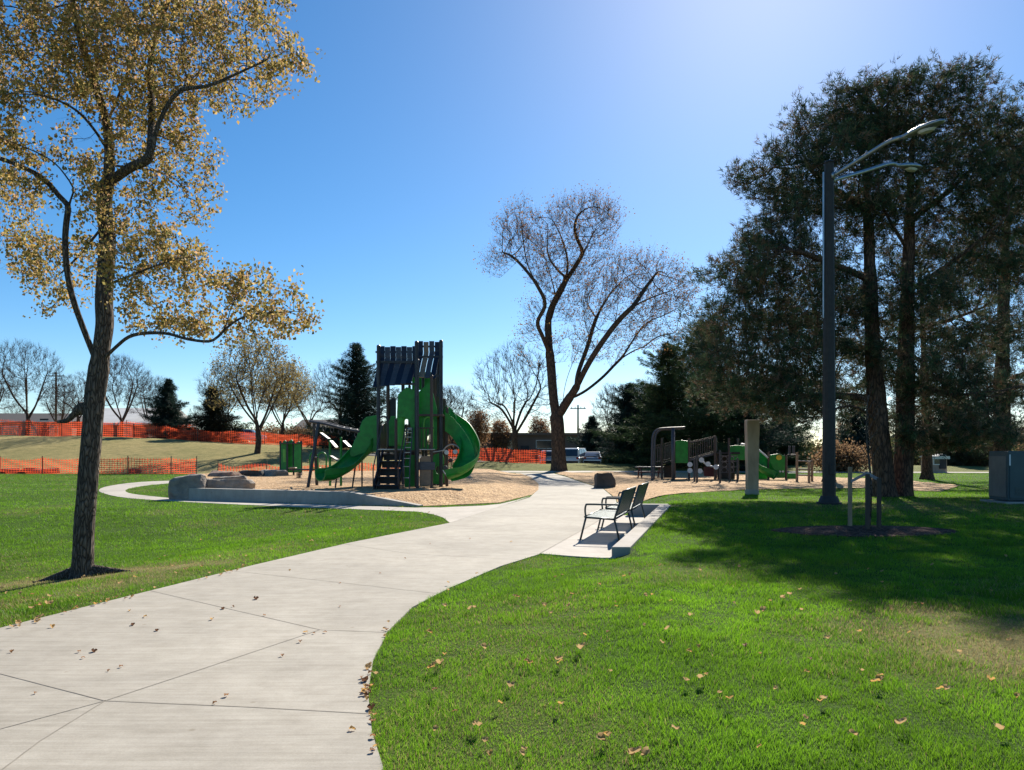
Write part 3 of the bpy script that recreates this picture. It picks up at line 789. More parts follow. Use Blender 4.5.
kb = MB(); k0 = P(88, 410, D0); kb.tube(arc([k0, k0+Vector((-.08, -.02, .02)), k0+Vector((-.17, -.03, -.05)), k0+Vector((-.28, -.03, -.15)), k0+Vector((-.42, -.03, -.17))], 3), [.10, .10, .10, .095, .08, .07, .05, .045, .04, .035, .03, .025, .02], 10)
kb.build('broken_stub', 'bark_grey', near, smooth=True)
# roots and dirt at the foot
rb = MB()
for a in (0.1, 1.2, 2.3, 3.1):
    dx, dy = math.cos(a), math.sin(a); pts = []
    for t in (0, .2, .4, .6, .85): 
        xx, yy = tree_c.x+dx*t, tree_c.y+dy*t; pts.append((xx, yy, hz(xx, yy)+max(-.05, .10-.17*t)))
    rb.tube(pts, [.10, .08, .055, .03, .01], 8)
rb.build('roots', 'bark_grey', near, smooth=True)

# --- the big bare tree behind the path bend
DB = 60.0
def Z(zx, zy, dd=0): return P(440+zx/2.75, 180+zy/2.75, DB+dd)
cb = G(559, 466); cb = Vector(((559-CX)*DB/F, DB, hz((559-CX)*DB/F, DB)))
big_seeds = [([cb-Vector((0, 0, .2)), Z(325, 720), Z(322, 665), Z(312, 600), Z(306, 520, .3), Z(300, 450, .5), Z(300, 370, .8), Z(338, 290, 1), Z(352, 230, 1.2), Z(335, 160, 1.5), Z(310, 110, 1.5)], False),
    ([Z(303, 480, .4), Z(282, 430, -.5), Z(268, 390, -1), Z(290, 340, -1.5), Z(262, 280, -2), Z(240, 230, -2.5), Z(228, 160, -3), Z(225, 110, -3)], True),
    ([Z(262, 280, -2), Z(225, 235, -1), Z(190, 205, 0), Z(160, 200, .5)], True),
    ([Z(338, 290, 1), Z(395, 200, 2), Z(430, 130, 3), Z(460, 110, 3)], True),
    ([Z(325, 650), Z(352, 605, -.5), Z(375, 570, -1), Z(400, 520, -1.5), Z(430, 470, -2), Z(480, 400, -2.5), Z(530, 350, -3), Z(590, 320, -3), Z(650, 300, -3)], True),
    ([Z(360, 600, -.5), Z(400, 580, 1), Z(450, 540, 2), Z(500, 490, 3), Z(560, 460, 4), Z(610, 478, 4)], True),
    ([Z(375, 570, -1), Z(380, 530, -1), Z(405, 460, 0), Z(430, 380, 1), Z(470, 310, 2), Z(520, 260, 3)], True),
    ([Z(335, 640), Z(345, 560, 2), Z(375, 480, 3), Z(410, 420, 4), Z(440, 330, 4), Z(450, 270, 4)], True),
    ([Z(500, 490, 3), Z(560, 400, 3), Z(620, 370, 3), Z(680, 340, 3)], True),
    ([Z(300, 400, .8), Z(318, 330, 2), Z(300, 250, 3), Z(280, 190, 3.5)], True), ([Z(345, 270, 1), Z(300, 215, -1), Z(295, 150, -2)], True), ([Z(395, 200, 2), Z(370, 140, 0), Z(380, 90, -1)], True),
    ([Z(430, 470, -2), Z(400, 400, -4), Z(395, 330, -5)], True), ([Z(480, 400, -2.5), Z(490, 330, -4), Z(480, 270, -5)], True), ([Z(530, 350, -3), Z(570, 290, -1), Z(600, 250, 0)], True),
    ([Z(500, 490, 3), Z(530, 430, 5), Z(570, 400, 6)], True), ([Z(430, 380, 1), Z(400, 330, 2), Z(400, 290, 2.5)], True), ([Z(560, 460, 4), Z(600, 430, 3), Z(650, 420, 2)], True), ([Z(252, 255, -2), Z(215, 190, -3), Z(190, 140, -3)], True),
    ([Z(303, 512, .3), Z(255, 516, -.5), Z(215, 490, -1)], True)]
def zell(l, D, dep=.9): return pxell([(440+e[0]/2.75, 180+e[1]/2.75, e[2]/2.75, e[3]/2.75)+tuple(e[4:]) for e in l], D, dep)
big_ells = zell([(230, 150, 85, 85, 1), (160, 235, 45, 50, .8), (390, 130, 110, 85, 1.2), (330, 240, 110, 80, .6), (480, 270, 90, 70, 1), (570, 290, 110, 85, 1.1), (640, 330, 70, 60, .9), (400, 360, 90, 60, .8), (550, 420, 110, 60, .5), (260, 400, 55, 80, .25), (400, 470, 90, 50, .25)], DB)
broad_tree('leafless_tree', cb, 'tallest leafless tree with a forked trunk and rusty twig tips, standing where the path ends', 'tree', big_seeds, big_ells, 4600, .38, .55, 5.5, .54, .011, 11,
    twig=(8, 1.3, .013), leaf=(1, .12, [(0.26, 0.13, 0.05), (0.30, 0.18, 0.07), (0.17, 0.09, 0.05)], [2, 2, 1], .15, .3), sides=(12, 6, 3), trop=(0, 0, .14), twig_t=3, spread=.4, outward=7.5, jit=.12)

# --- generic bare trees (three growths), copied to the background
def generic(seed, h, name, label, loc, ells, fork, natt=1700, rb_=.22, leaf=None, tw=(7, .85, .016), group=None, fz=.15):
    b = Vector(loc); s = [([b-Vector((0, 0, .2)), b+Vector((0.05*h*.3, 0, h*.12)), b+Vector((0, 0, h*.25))], False)]
    rg = np.random.default_rng(seed)
    for k in range(fork):
        a = 2*PI*k/fork+rg.uniform(-.4, .4); e = rg.uniform(.16, .26)*h
        s.append(([b+Vector((0, 0, h*(fz+.03*k))), b+Vector((math.cos(a)*e*.5, math.sin(a)*e*.5, h*(fz+.18+.02*k))), b+Vector((math.cos(a)*e, math.sin(a)*e, h*rg.uniform(.5, .65)))], True))
    E = [(b.x+e[0]*h, b.y+e[1]*h, b.z+e[2]*h, e[3]*h, e[3]*h, e[4]*h, 1) for e in ells]
    return broad_tree(name, loc, label, 'tree', s, E, natt, .027*h, .04*h, .42*h, rb_, .011, seed, twig=tw, leaf=leaf, group=group, trop=(0, 0, .18), twig_t=3, spread=.42, outward=h*.25, jit=.14)
wide = [(0, 0, .68, .36, .28), (-.2, 0, .5, .2, .15), (.22, .1, .52, .2, .16), (0, -.1, .85, .22, .13)]
tall = [(0, 0, .62, .24, .34), (.05, .05, .85, .15, .14), (-.08, -.1, .45, .2, .15)]
olive = [(0.26, 0.2, 0.07), (0.32, 0.25, 0.10), (0.2, 0.15, 0.07)]
def at(px, D): x = (px-CX)*D/F; return Vector((x, D, hz(x, D)))
tA = generic(31, 10.5, 'leafless_tree', 'broad leafless tree in front of the tan brick house, far left', at(27, 84), wide, 5)
tB = generic(32, 9.0, 'leafless_tree', 'leafless tree directly behind the near trunk, before the pale roofed building', at(121, 84), wide, 4, rb_=.2)
tC = generic(33, 12.0, 'leafless_tree', 'tall narrow leafless tree left of the tallest leafless one, behind the orange netting', at(514, 74), wide, 5, rb_=.3, fz=.25)
tD = generic(34, 10.8, 'autumn_tree', 'multi stemmed tree with sparse olive leaves on the bank below the orange netting', at(257, 71), wide, 7, 1300, .26, leaf=(1, .16, olive, [2, 2, 1], .2, .42))
tE = generic(35, 6.0, 'autumn_tree', 'small rust brown tree behind the tower slide, in front of the brown building', at(478, 96), tall, 5, 900, .15, leaf=(1, .16, [(0.3, 0.17, 0.08), (0.22, 0.12, 0.07)], [1, 1], .2, .5))
def place(src, px, D, s, rz, label, group=None, name=None, cat='tree'):
    c = copy_tree(src); c.location = at(px, D); c.scale = (s, s, s); c.rotation_euler = (0, 0, rz); tag(c, label, cat, group)
    return c
place(tB, 60, 90, .72, 2, 'small leafless tree second from the left edge on the bank')
place(tC, 78, 88, .62, 1, 'slender leafless tree just left of the near trunk on the bank')
place(tA, 150, 105, .85, 2.5, 'pale leafless tree between the near trunk and the first dark spruce')
place(tA, -10, 88, .8, 4, 'leafless tree cut by the left edge of the photo')
place(tD, 283, 92, .9, 2.2, 'farther olive leaved tree just right of the multi stemmed tree on the bank')
place(tA, 225, 104, 1.0, 1.2, 'leafless tree behind the second dark spruce')
place(tC, 310, 108, .8, 3, 'leafless tree behind the small green play panel')
place(tA, 453, 90, .82, 3.6, 'leafless tree immediately right of the play tower roof')
place(tB, 436, 100, 1.0, .6, 'leafless tree hidden mostly by the play tower posts')
place(tC, 340, 100, .95, 5, 'leafless tree rising behind the dark spruce by the play tower')
place(tE, 500, 112, 1.0, 1, 'round rusty tree behind the long brown building, left of the two')
place(tE, 540, 120, 1.1, 2, 'round rusty tree behind the long brown building, nearer the tall trunk')
place(tA, 655, 82, .95, 1.9, 'leafless tree showing above the dark evergreens right of the cars')
place(tB, 620, 90, 1.05, 5.2, 'leafless tree behind the evergreens, just right of the utility pole')
place(tB, 690, 88, 1.2, 3.3, 'leafless tree behind the broad pine left edge')
G2 = 'small trees on the far skyline'
for k, (px, s) in enumerate([(-60, .9), (15, .8), (100, .8), (175, .8), (200, .7), (395, .8), (415, .7), (470, .7), (590, .8), (610, .75), (760, 1.0), (800, .9), (845, .9), (880, 1.0), (930, .9), (960, .9), (985, .8), (1010, .95), (1040, 1)]):
    place((tE, tA, tB)[k % 3] if px < 700 else (tE, tB)[k % 2], px, 125+7*(k % 4), s*(1.15 if k % 3 == 0 else .8), k*1.7, 'small brownish tree on the far skyline behind the roofs and fences', G2)

# --- conifers
def spruce(seed, h, rad, loc, label, cols, nb=260, dens=1.0, pw=.8):
    rg = np.random.default_rng(seed); am, ph = rg.uniform(.12, .3, 3), rg.uniform(0, 6.28, 3); b = Vector(loc)
    root = thing('spruce_tree', loc, label, 'tree')
    mb = MB(); mb.tube([b-Vector((0, 0, .2)), b+Vector((0, 0, h*.5)), b+Vector((0, 0, h*.97))], [h*.022, h*.014, .02], 8)
    P0 = []; D1 = []
    for k in range(nb):
        t = (k+.5)/nb; z = h*(.05+.93*t); a = k*2.399+rg.normal()*.3
        Lb = rad*((1-t)**pw*.95+.05)*rg.uniform(.45, 1.15)*(1+am[0]*math.sin(a+ph[0]+t*4)+am[1]*math.sin(2*a+ph[1]-t*9)+am[2]*math.sin(t*23+ph[2]))
        dr = -0.25*(1-t)+.35*t
        d = Vector((math.cos(a), math.sin(a), dr)).normalized(); s0 = b+Vector((0, 0, z)); e = s0+d*Lb+Vector((0, 0, .12*Lb))
        mid = s0.lerp(e, .55)-Vector((0, 0, .06*Lb))
        mb.tube([s0, mid, e], [.02*h*.12+.01, .02, .006], 3, False)
        m_ = max(4, int(Lb*9*dens))
        for q in range(m_):
            u = .12+.9*q/m_; c = (s0.lerp(mid, u/.55) if u < .55 else mid.lerp(e, (u-.55)/.45))
            wid = .30*Lb*(1-u)+.10
            P0.append(np.array(c)+np.array((-d.y, d.x, 0))*rg.uniform(-wid, wid)+rg.normal(size=3)*.05+np.array((0, 0, -.05))); D1.append(np.array(d)+np.array((-d.y, d.x, 0))*rg.normal()*.7)
    mb.build('trunk', 'bark_far', root)
    P0 = np.array(P0); D1 = np.array(D1); D1 /= np.linalg.norm(D1, axis=1)[:, None]
    V, q, t, C = tufts(rg, P0, D1, 9, .36, .045, cols)
    np_mesh('crown', V, [q], 'needle', root, col=C)
    return root
def tufts(rg, p, d, per, length, w, cols, spread=.6, sp=.1):
    n = len(p)*per; pp = np.repeat(p, per, 0)+rg.normal(size=(n, 3))*length*sp*2; dd = np.repeat(d, per, 0)+rg.normal(size=(n, 3))*spread
    dd /= np.linalg.norm(dd, axis=1)[:, None]; s = np.cross(dd, rg.normal(size=(n, 3))); s /= np.linalg.norm(s, axis=1)[:, None]
    Ln = length*rg.uniform(.6, 1.2, n)[:, None]; i = np.arange(n)
    V = np.concatenate([pp-s*w*.5, pp+s*w*.5, pp+dd*Ln]); k = rg.choice(len(cols), len(p))
    C = np.repeat(np.array(cols)[k]*rg.uniform(.7, 1.3, (len(p), 1)), per, 0)
    return V, np.stack([i, i+n, i+2*n], 1), None, np.tile(C, (3, 1))
dk = [(0.022, 0.045, 0.035), (0.03, 0.055, 0.04), (0.018, 0.035, 0.03)]
gr = [(0.045, 0.08, 0.035), (0.06, 0.09, 0.035), (0.035, 0.06, 0.03)]
bl = [(0.06, 0.09, 0.085), (0.045, 0.075, 0.065), (0.03, 0.055, 0.05)]
spruce(51, 6.6, 3.2, at(169, 84), 'dark pointed spruce right of the near trunk, before the pale roof', dk)
spruce(52, 6.0, 3.2, at(213, 84), 'dark green spruce second from the near trunk, with a browned side', [(0.035, 0.04, 0.025), (0.05, 0.045, 0.028), (0.025, 0.038, 0.028)])
spruce(53, 11.2, 5.4, at(357, 80), 'tall dark spruce immediately left of the play tower', dk, 330)
spruce(54, 5.4, 3.0, at(592, 84), 'small dark spruce immediately right of the parked cars', dk, 200)
spruce(55, 8.4, 4.6, at(630, 76), 'large dark spruce behind the dark boulder by the path', dk, 300)
spruce(56, 10.6, 4.6, at(668, 66), 'yellow green evergreen left of the broad pine, behind the climbing frame', gr, 300, 1.0, .5)
spruce(57, 12.0, 4.6, at(706, 62), 'green evergreen half hidden by the broad pine, behind the play bridge', gr, 300, 1.0, .5)
spruce(58, 7.5, 4.2, at(742, 64), 'dark evergreen behind the stone pillar', dk, 260, 1, .5)
spruce(59, 5.0, 3.0, at(785, 70), 'low dark evergreen behind the green slide of the far playground', gr, 220, 1, .4)
spruce(60, 6.5, 3.2, at(955, 70), 'olive evergreen behind the grey cabinet, between two trunks', [(0.06, 0.06, 0.035), (0.08, 0.07, 0.04)], 240)
spruce(61, 7.5, 3.6, at(858, 78), 'dusky evergreen seen between the lamp post and the forked pine', dk, 240)

SH = 'rounded brown shrubs along the far street edge'
def shrub(seed, px, D, h, w, label, cols, group=None):
    rg = np.random.default_rng(seed); b = at(px, D); root = thing('shrub', b, label, 'shrub', group)
    n = 420; d = rg.normal(size=(n, 3)); d[:, 2] = abs(d[:, 2])+.3; d /= np.linalg.norm(d, axis=1)[:, None]
    st = np.array(b)+rg.normal(size=(n, 3))*np.array((w*.12, w*.12, .02)); e = st+d*np.array((w*.5, w*.5, h*.72))*rg.uniform(.5, 1, (n, 1))
    s = np.cross(d, rg.normal(size=(n, 3))); s /= np.linalg.norm(s, axis=1)[:, None]; i = np.arange(n)
    V = np.concatenate([st-s*.015, st+s*.015, e+s*.004, e-s*.004]); np_mesh('stems', V, np.stack([i, i+n, i+2*n, i+3*n], 1), 'bark_far', root)
    p = np.repeat(e, 9, 0)+rg.normal(size=(n*9, 3))*.22*h*.5; lv, lq, lc = leaves(rg, p, .2, cols, [1]*len(cols)); np_mesh('crown', lv, lq, 'leaf', root, col=lc)
    return root
brn = [(0.2, 0.12, 0.07), (0.14, 0.09, 0.055), (0.26, 0.17, 0.09)]; mixg = [(0.09, 0.1, 0.04), (0.14, 0.12, 0.05), (0.06, 0.08, 0.035)]
for k, (px, D, h, w, c, lb_) in enumerate(((700, 72, 3.2, 4.5, mixg, 'olive shrub behind the railed play bridge'), (770, 72, 3.6, 5, brn, 'brown shrub behind the green panels of the far playground'), (815, 74, 3.4, 5, mixg, 'olive shrub behind the low timber frame'),
        (842, 60, 3.0, 4, brn, 'brown shrub just right of the lamp post, in the distance'), (905, 74, 4.2, 6, mixg, 'olive shrub left of the small pale shed'), (945, 78, 5.0, 7, brn, 'tall brown shrub behind the small pale shed'), (985, 70, 4.6, 6, mixg, 'olive shrub just left of the metal cabinet, in the distance'),
        (1025, 72, 4.2, 6, brn, 'brown shrub behind the metal cabinet'), (618, 70, 1.2, 2.6, mixg, 'low green bush right of the parked cars'), (455, 92, 3.6, 6, brn, 'brown shrub left of the long brown building, beside the slide'), (405, 90, 3.5, 6, mixg, 'olive shrub behind the play tower stairs'),
        (300, 94, 3.0, 5, brn, 'brown shrub behind the small green play house'), (330, 94, 3.2, 5, mixg, 'olive shrub behind the overhead beam of the play tower'), (270, 96, 3.2, 6, brn, 'brown shrub right of the multi stemmed tree'), (230, 98, 3.0, 6, mixg, 'olive shrub left of the multi stemmed tree'))):
    shrub(90+k, px, D, h, w, lb_, c)
spruce(62, 8.0, 4.2, at(650, 74), 'dark evergreen filling the gap between the large dark spruce and the yellow green evergreen', dk, 260, 1, .6)
pc = [(0.045, 0.085, 0.05), (0.07, 0.11, 0.05), (0.035, 0.055, 0.035), (0.13, 0.13, 0.07), (0.19, 0.12, 0.075)]
def pine(seed, base, label, trunk, limbs, ells, natt, rbase, step=.32, kill=.36, D=26, cols=pc, per=9, name='pine_tree'):
    rg = np.random.default_rng(seed)
    seeds = [([Vector(base)-Vector((0, 0, .2))]+trunk, False)]+[(l, True) for l in limbs]
    kk = int(natt/42); pc_ = ellips(rg, ells, kk); sc_p = step/.32
    pads = [(c[0], c[1], c[2], rg.uniform(.6, 1.25)*sc_p, rg.uniform(.6, 1.25)*sc_p, rg.uniform(.22, .42)*sc_p, 1) for c in pc_]
    att = np.concatenate([ellips(rg, pads, int(natt*.85)), ellips(rg, ells, int(natt*.15))])
    pos, par = colonize(rg, seeds, att, step, kill, 3.4, 90, (0, 0, .06), .22)
    rad, tips, nc = radii(pos, par, rbase, .012)
    V, Q = tubes(pos, par, rad, tips, (14, 6, 4), .75)
    root = thing(name, base, label, 'tree')
    np_mesh('trunk', V, Q, 'bark_pine', root, smooth=True)
    d = dirs(pos, par); sel = (tips <= 7)
    p = pos[sel]; dd = d[sel]
    M = 13; p3 = np.repeat(p, M, 0)+rg.normal(size=(len(p)*M, 3))*.15; d3 = np.repeat(dd, M, 0)+rg.normal(size=(len(p)*M, 3))*.6+np.array((0, 0, .35)); d3 /= np.linalg.norm(d3, axis=1)[:, None]
    V, q, _, C = tufts(rg, p3, d3, per, .2, .02, cols, .55, .08)
    np_mesh('crown', V, [q], 'needle', root, col=C)
    print('pine', len(pos), len(q))
    return root
def PX(D): return lambda a, b, dd=0: P(a, b, D+dd)
g1 = G(884, 497); D1_ = g1.y; q = PX(D1_)
pine(71, g1, 'broad pine leaning left, with the crown reaching farthest left beside the lamp post', [q(883, 470), q(878, 420), q(873, 350), q(870, 280), q(868, 210, .5), q(862, 150, .5), q(855, 110, .5)],
     [[q(870, 280), q(835, 265, -1), q(790, 250, -2), q(760, 265, -2.5)], [q(873, 350), q(830, 345, 1), q(780, 330, 2), q(735, 330, 2.5)], [q(877, 400), q(830, 395, 0), q(770, 400, 0), q(730, 395, 0)], [q(868, 210), q(820, 180, 1), q(800, 150, 1)],
      [q(880, 425), q(850, 405, -1), q(800, 425, -2)]],
     pxell([(820, 140, 42, 36, 1.1), (865, 115, 50, 32, 1.1), (785, 195, 38, 38, 1), (835, 190, 60, 45, 1), (770, 250, 40, 42, 1.1), (735, 262, 26, 26, .7), (745, 315, 46, 36, 1.1), (810, 290, 60, 55, .9), (735, 372, 42, 34, 1.2), (790, 375, 55, 45, .9), (775, 392, 55, 22, 1), (718, 330, 16, 18, .6), (830, 410, 45, 30, .35)], D1_, 1.0), 5600, .29, D=D1_)
g2 = G(903, 497)+Vector((.15, .5, 0)); q = PX(g2.y)
pine(72, g2, 'tallest pine with a straight reddish trunk, just right of the lamp post', [q(903, 470), q(905, 420), q(906, 350), q(908, 280), q(910, 210), q(912, 150, 0), q(925, 110, 0)],
     [[q(906, 330), q(950, 320, 1), q(1000, 300, 2)], [q(908, 290), q(955, 260, -1), q(1010, 215, -2)], [q(910, 220), q(950, 190, 1), q(990, 150, 1)], [q(906, 380), q(950, 395, -1), q(990, 390, -2)], [q(908, 250), q(880, 200, -1), q(880, 150, -1)]],
     pxell([(900, 120, 50, 36, 1.1), (950, 105, 42, 32, 1.1), (962, 78, 10, 14, .5), (985, 140, 45, 35, 1), (900, 185, 50, 36, .8), (960, 195, 55, 42, .7), (1010, 170, 35, 50, .9), (940, 260, 50, 35, .5), (1000, 240, 45, 45, .8), (960, 330, 60, 40, .5), (930, 400, 50, 30, .5), (985, 400, 50, 30, .6), (895, 300, 45, 34, .6, -.8), (905, 365, 55, 30, .7, -.6), (935, 425, 60, 20, .8), (870, 235, 35, 30, .5), (985, 440, 40, 14, .5)], g2.y, 1.0), 6600, .28, D=g2.y)
g3 = at(1003, 33); q = PX(33)
pine(73, g3, 'pine at the right edge behind the metal cabinet, its crown cut by the photo edge', [q(1002, 450), q(1002, 400), q(1003, 330), q(1005, 260), q(1010, 200), q(1018, 150)],
     [[q(1002, 380), q(1040, 370, 1), q(1080, 360, 1)], [q(1003, 330), q(960, 320, -1), q(930, 310, -1)], [q(1005, 260), q(1050, 240), q(1090, 220)]],
     pxell([(1025, 130, 50, 35, 1.1), (1060, 180, 60, 60, 1), (1030, 250, 70, 50, 1), (975, 300, 50, 40, .7), (1020, 340, 70, 40, .9), (1080, 330, 60, 60, .8), (975, 380, 50, 30, .8), (1040, 410, 60, 28, .9), (940, 425, 40, 18, .8)], 33, 1.0), 4000, .33, step=.45, kill=.62, D=33)
g4 = at(927, 44); q = PX(44)
pine(74, g4, 'farther pine whose short dark trunk shows between the forked pine and the cabinet', [q(927, 440), q(925, 380), q(922, 310), q(920, 260)],
     [[q(926, 410), q(960, 400, 1)], [q(924, 360), q(890, 350), q(860, 345)]],
     pxell([(900, 330, 60, 50, 1), (960, 350, 55, 50, 1), (930, 270, 45, 40, 1), (865, 395, 45, 30, 1), (960, 415, 45, 22, 1)], 44, .8), 1900, .26, step=.6, kill=.85, D=44)
g5 = at(829, 40); q = PX(40)
pine(75, g5, 'dark pine behind the lamp post, its crown filling the gap under the broad pine', [q(829, 440), q(828, 380), q(815, 310), q(800, 260)],
     [[q(829, 400), q(845, 390), q(870, 385)], [q(828, 390), q(780, 370), q(730, 360)]],
     pxell([(800, 300, 50, 50, 1), (760, 360, 50, 45, 1.2), (840, 360, 45, 45, .9), (790, 396, 70, 24, 1.1), (725, 400, 30, 28, 1)], 40, .8), 2400, .26, step=.55, kill=.8, D=40)

# --- staked sapling
sg = G(869, 530); sp = thing('sapling', sg, 'young leafless sapling with a thin stem inside the three stakes on the mulch ring', 'sapling')
mb = MB(); top = P(868, 395, sg.y)
mb.tube(arc([sg, sg.lerp(top, .35)+Vector((.04, 0, 0)), sg.lerp(top, .7)-Vector((.03, 0, 0)), top], 4), [.028, .027, .026, .024, .022, .02, .019, .018, .016, .014, .012, .01, .007], 8)
mb.build('trunk', 'bark_grey', sp, smooth=True)
mb = MB(); rg_ = random.Random(4)
for k in range(16):
    b0 = sg.lerp(top, .5+.48*k/16); a = k*2.4; d = Vector((math.cos(a)*.4, math.sin(a)*.4, .55))*rg_.uniform(.5, 1.1)*(1.2-.6*k/16)
    mb.tube([b0, b0+d*.5+Vector((0, 0, .02)), b0+d], [.008, .006, .003], 4)
mb.build('branches', 'bark_grey', sp)
# ------------------------------------------------------------------ stakes
for px, py, tp, mt, lb in ((850, 527, 467, 'stake_wood', 'pale wooden tree stake, leftmost of the three on the mulch ring'), (867.5, 532, 474, 'stake_dark', 'dark wooden tree stake, middle of the three on the mulch ring'), (879, 531, 478, 'stake_dark', 'dark wooden tree stake, rightmost of the three on the mulch ring')):
    b = G(px, py); t = P(px, tp, b.y); w = .062
    MB().prism([(b.x-w/2, b.y-w/2, b.z-.1), (b.x+w/2, b.y-w/2, b.z-.1), (b.x+w/2, b.y+w/2, b.z-.1), (b.x-w/2, b.y+w/2, b.z-.1)], (t.x-b.x, 0, t.z-b.z+.1)).build('tree_stake', mt, origin=b, bevel=.006)
    tag(bpy.data.objects[bpy.context.scene.collection.objects[-1].name], lb, 'stake', 'stakes around the sapling')
s1 = P(850, 482, G(850, 527).y); s2 = P(867, 473, sg.y); s3 = P(879, 480, G(879, 531).y)
mb = MB(); mb.bar(s1, s2, .015, .05); mb.bar(s2, s3, .015, .05); mb.build('tie_strap', 'strap', origin=s2)
tag(COL.objects[-1], 'pale strap tying the sapling to its wooden stakes', 'strap')

# ------------------------------------------------------------------ retaining wall and bench walls
W0, W1, W2 = Vector((-10.75, 25.6)), Vector((-4.9, 23.2)), Vector((-2.7, 22.35))
mb = MB(); th = .26
def wn(a, b): d = (b-a).normalized(); return Vector((-d.y, d.x))
pl = [W0, W0.lerp(W1, .33), W0.lerp(W1, .66), W1, W2]; n = len(pl)
outer = pl; nn = [wn(pl[max(0, i-1)], pl[min(n-1, i+1)]) for i in range(n)]
inner = [a+b*th for a, b in zip(pl, nn)]
tops = [.40, .40, .40, .39, .05]
for k in range(n-1):
    a, b, c, d = outer[k], outer[k+1], inner[k+1], inner[k]
    lo = -.15
    vs = [(a.x, a.y, lo), (b.x, b.y, lo), (c.x, c.y, lo), (d.x, d.y, lo), (a.x, a.y, tops[k]), (b.x, b.y, tops[k+1]), (c.x, c.y, tops[k+1]), (d.x, d.y, tops[k])]
    fs = [(4, 5, 6, 7), (0, 1, 5, 4), (2, 3, 7, 6)]
    if k == 0: fs.append((3, 0, 4, 7))
    if k == n-2: fs.append((1, 2, 6, 5))
    mb.add(vs, fs)
o = mb.build('retaining_wall', 'concrete_wall', origin=(W0.x, W0.y, 0)); tag(o, 'long low concrete wall holding the wood chips in front of the play tower', 'wall')
mb = MB()
wl = lambda y: 1.5+.29*(y-11.6)
ys = np.linspace(11.6, 18.9, 9); zt = lambda y: .17+(.30-.17)*(y-11.6)/7.3
vs = []
for y in ys: vs += [(wl(y), y, -.1), (wl(y)+.28, y, -.1), (wl(y)+.28, y, zt(y)), (wl(y), y, zt(y))]
fs = [(0, 1, 2, 3)]
for i in range(len(ys)-1):
    for k in range(4): fs.append((i*4+k, i*4+4+k, i*4+4+(k+1) % 4, i*4+(k+1) % 4))
e = (len(ys)-1)*4; fs.append((e+3, e+2, e+1, e))
mb.add(vs, [f[::-1] for f in fs])
o = mb.build('bench_wall', 'concrete_wall', origin=(1.6, 11.6, 0), bevel=.012); tag(o, 'low concrete kerb wall along the grass behind the two benches', 'wall')
mb = MB(); mb.box((3.38, 19.08, .1), (1.0, .28, .42), R(-4), .012)
o = mb.build('end_wall', 'concrete_wall', origin=(3.38, 19.08, 0)); tag(o, 'short concrete wall block closing the far end of the bench pad', 'wall')

# ------------------------------------------------------------------ benches (local space: origin at rear near foot, +Y along the length, -X to the front)
def lattice(mb, o, u, v, nu, nv, w, t):
    """perforated sheet: strips along u and v"""
    o, u, v = Vector(o), Vector(u), Vector(v)
    for k in range(nv+1): q = o+v*(k/nv); mb.bar(q, q+u, w, t, up=u.cross(v).normalized())
    for k in range(nu+1): q = o+u*(k/nu); mb.bar(q, q+v, w, t*.8, up=u.cross(v).normalized())
def make_bench(label):
    root = thing('park_bench', (0, 0, 0), label, 'bench', 'dark green metal benches on the concrete pad')
    Lb = 1.85
    mb = MB(); lattice(mb, (-.60, .03, .44), (.52, 0, -.03), (0, Lb-.06, 0), 16, 58, .017, .006); mb.build('seat', 'bench_green', root, local=True)
    mb = MB(); lattice(mb, (-.07, .03, .46), (.13, 0, .44), (0, Lb-.06, 0), 15, 58, .019, .006); mb.build('backrest', 'bench_green', root, local=True)
    mb = MB()
    for a, b in (((-.62, 0, .44), (-.62, Lb, .44)), ((-.08, 0, .41), (-.08, Lb, .41)), ((-.07, 0, .47), (-.07, Lb, .47)), ((.065, 0, .905), (.065, Lb, .905))): mb.tube([a, b], .017, 8)
    for y in (0, Lb):
        mb.tube([(-.62, y, .43), (-.08, y, .405)], .018, 8)
        mb.tube([(-.09, y, .40), (-.06, y, .5), (.066, y, .91)], .018, 8)
    mb.build('frame', 'bench_frame', root, local=True, smooth=True)
    for y in (0, Lb):
        MB().tube(arc([(-.60, y, .43), (-.615, y, .55), (-.60, y, .645), (-.55, y, .665), (-.25, y, .665), (.0, y, .665)], 5), .017, 8).build('armrest', 'bench_frame', root, local=True, smooth=True)
        MB().tube([(-.60, y, .43), (-.70, y, .03)], .018, 8).build('leg', 'bench_frame', root, local=True, smooth=True)
        MB().tube([(-.09, y, .41), (-.0, y, .03)], .018, 8).build('leg', 'bench_frame', root, local=True, smooth=True)
        mb = MB(); mb.box((-.70, y, .026), (.1, .07, .012), 0, .003); mb.box((0, y, .026), (.1, .07, .012), 0, .003); mb.build('foot_plate', 'bench_frame', root, local=True)
    return root
b1 = make_bench('dark green perforated metal bench nearer the camera on the concrete pad')
b1.location = (1.90, 13.62, 0); b1.rotation_euler = (0, 0, -R(16.0))
b2 = copy_tree(b1); b2.location = (2.54, 15.82, 0); tag(b2, 'dark green perforated metal bench farther away, beside the end wall', 'bench')

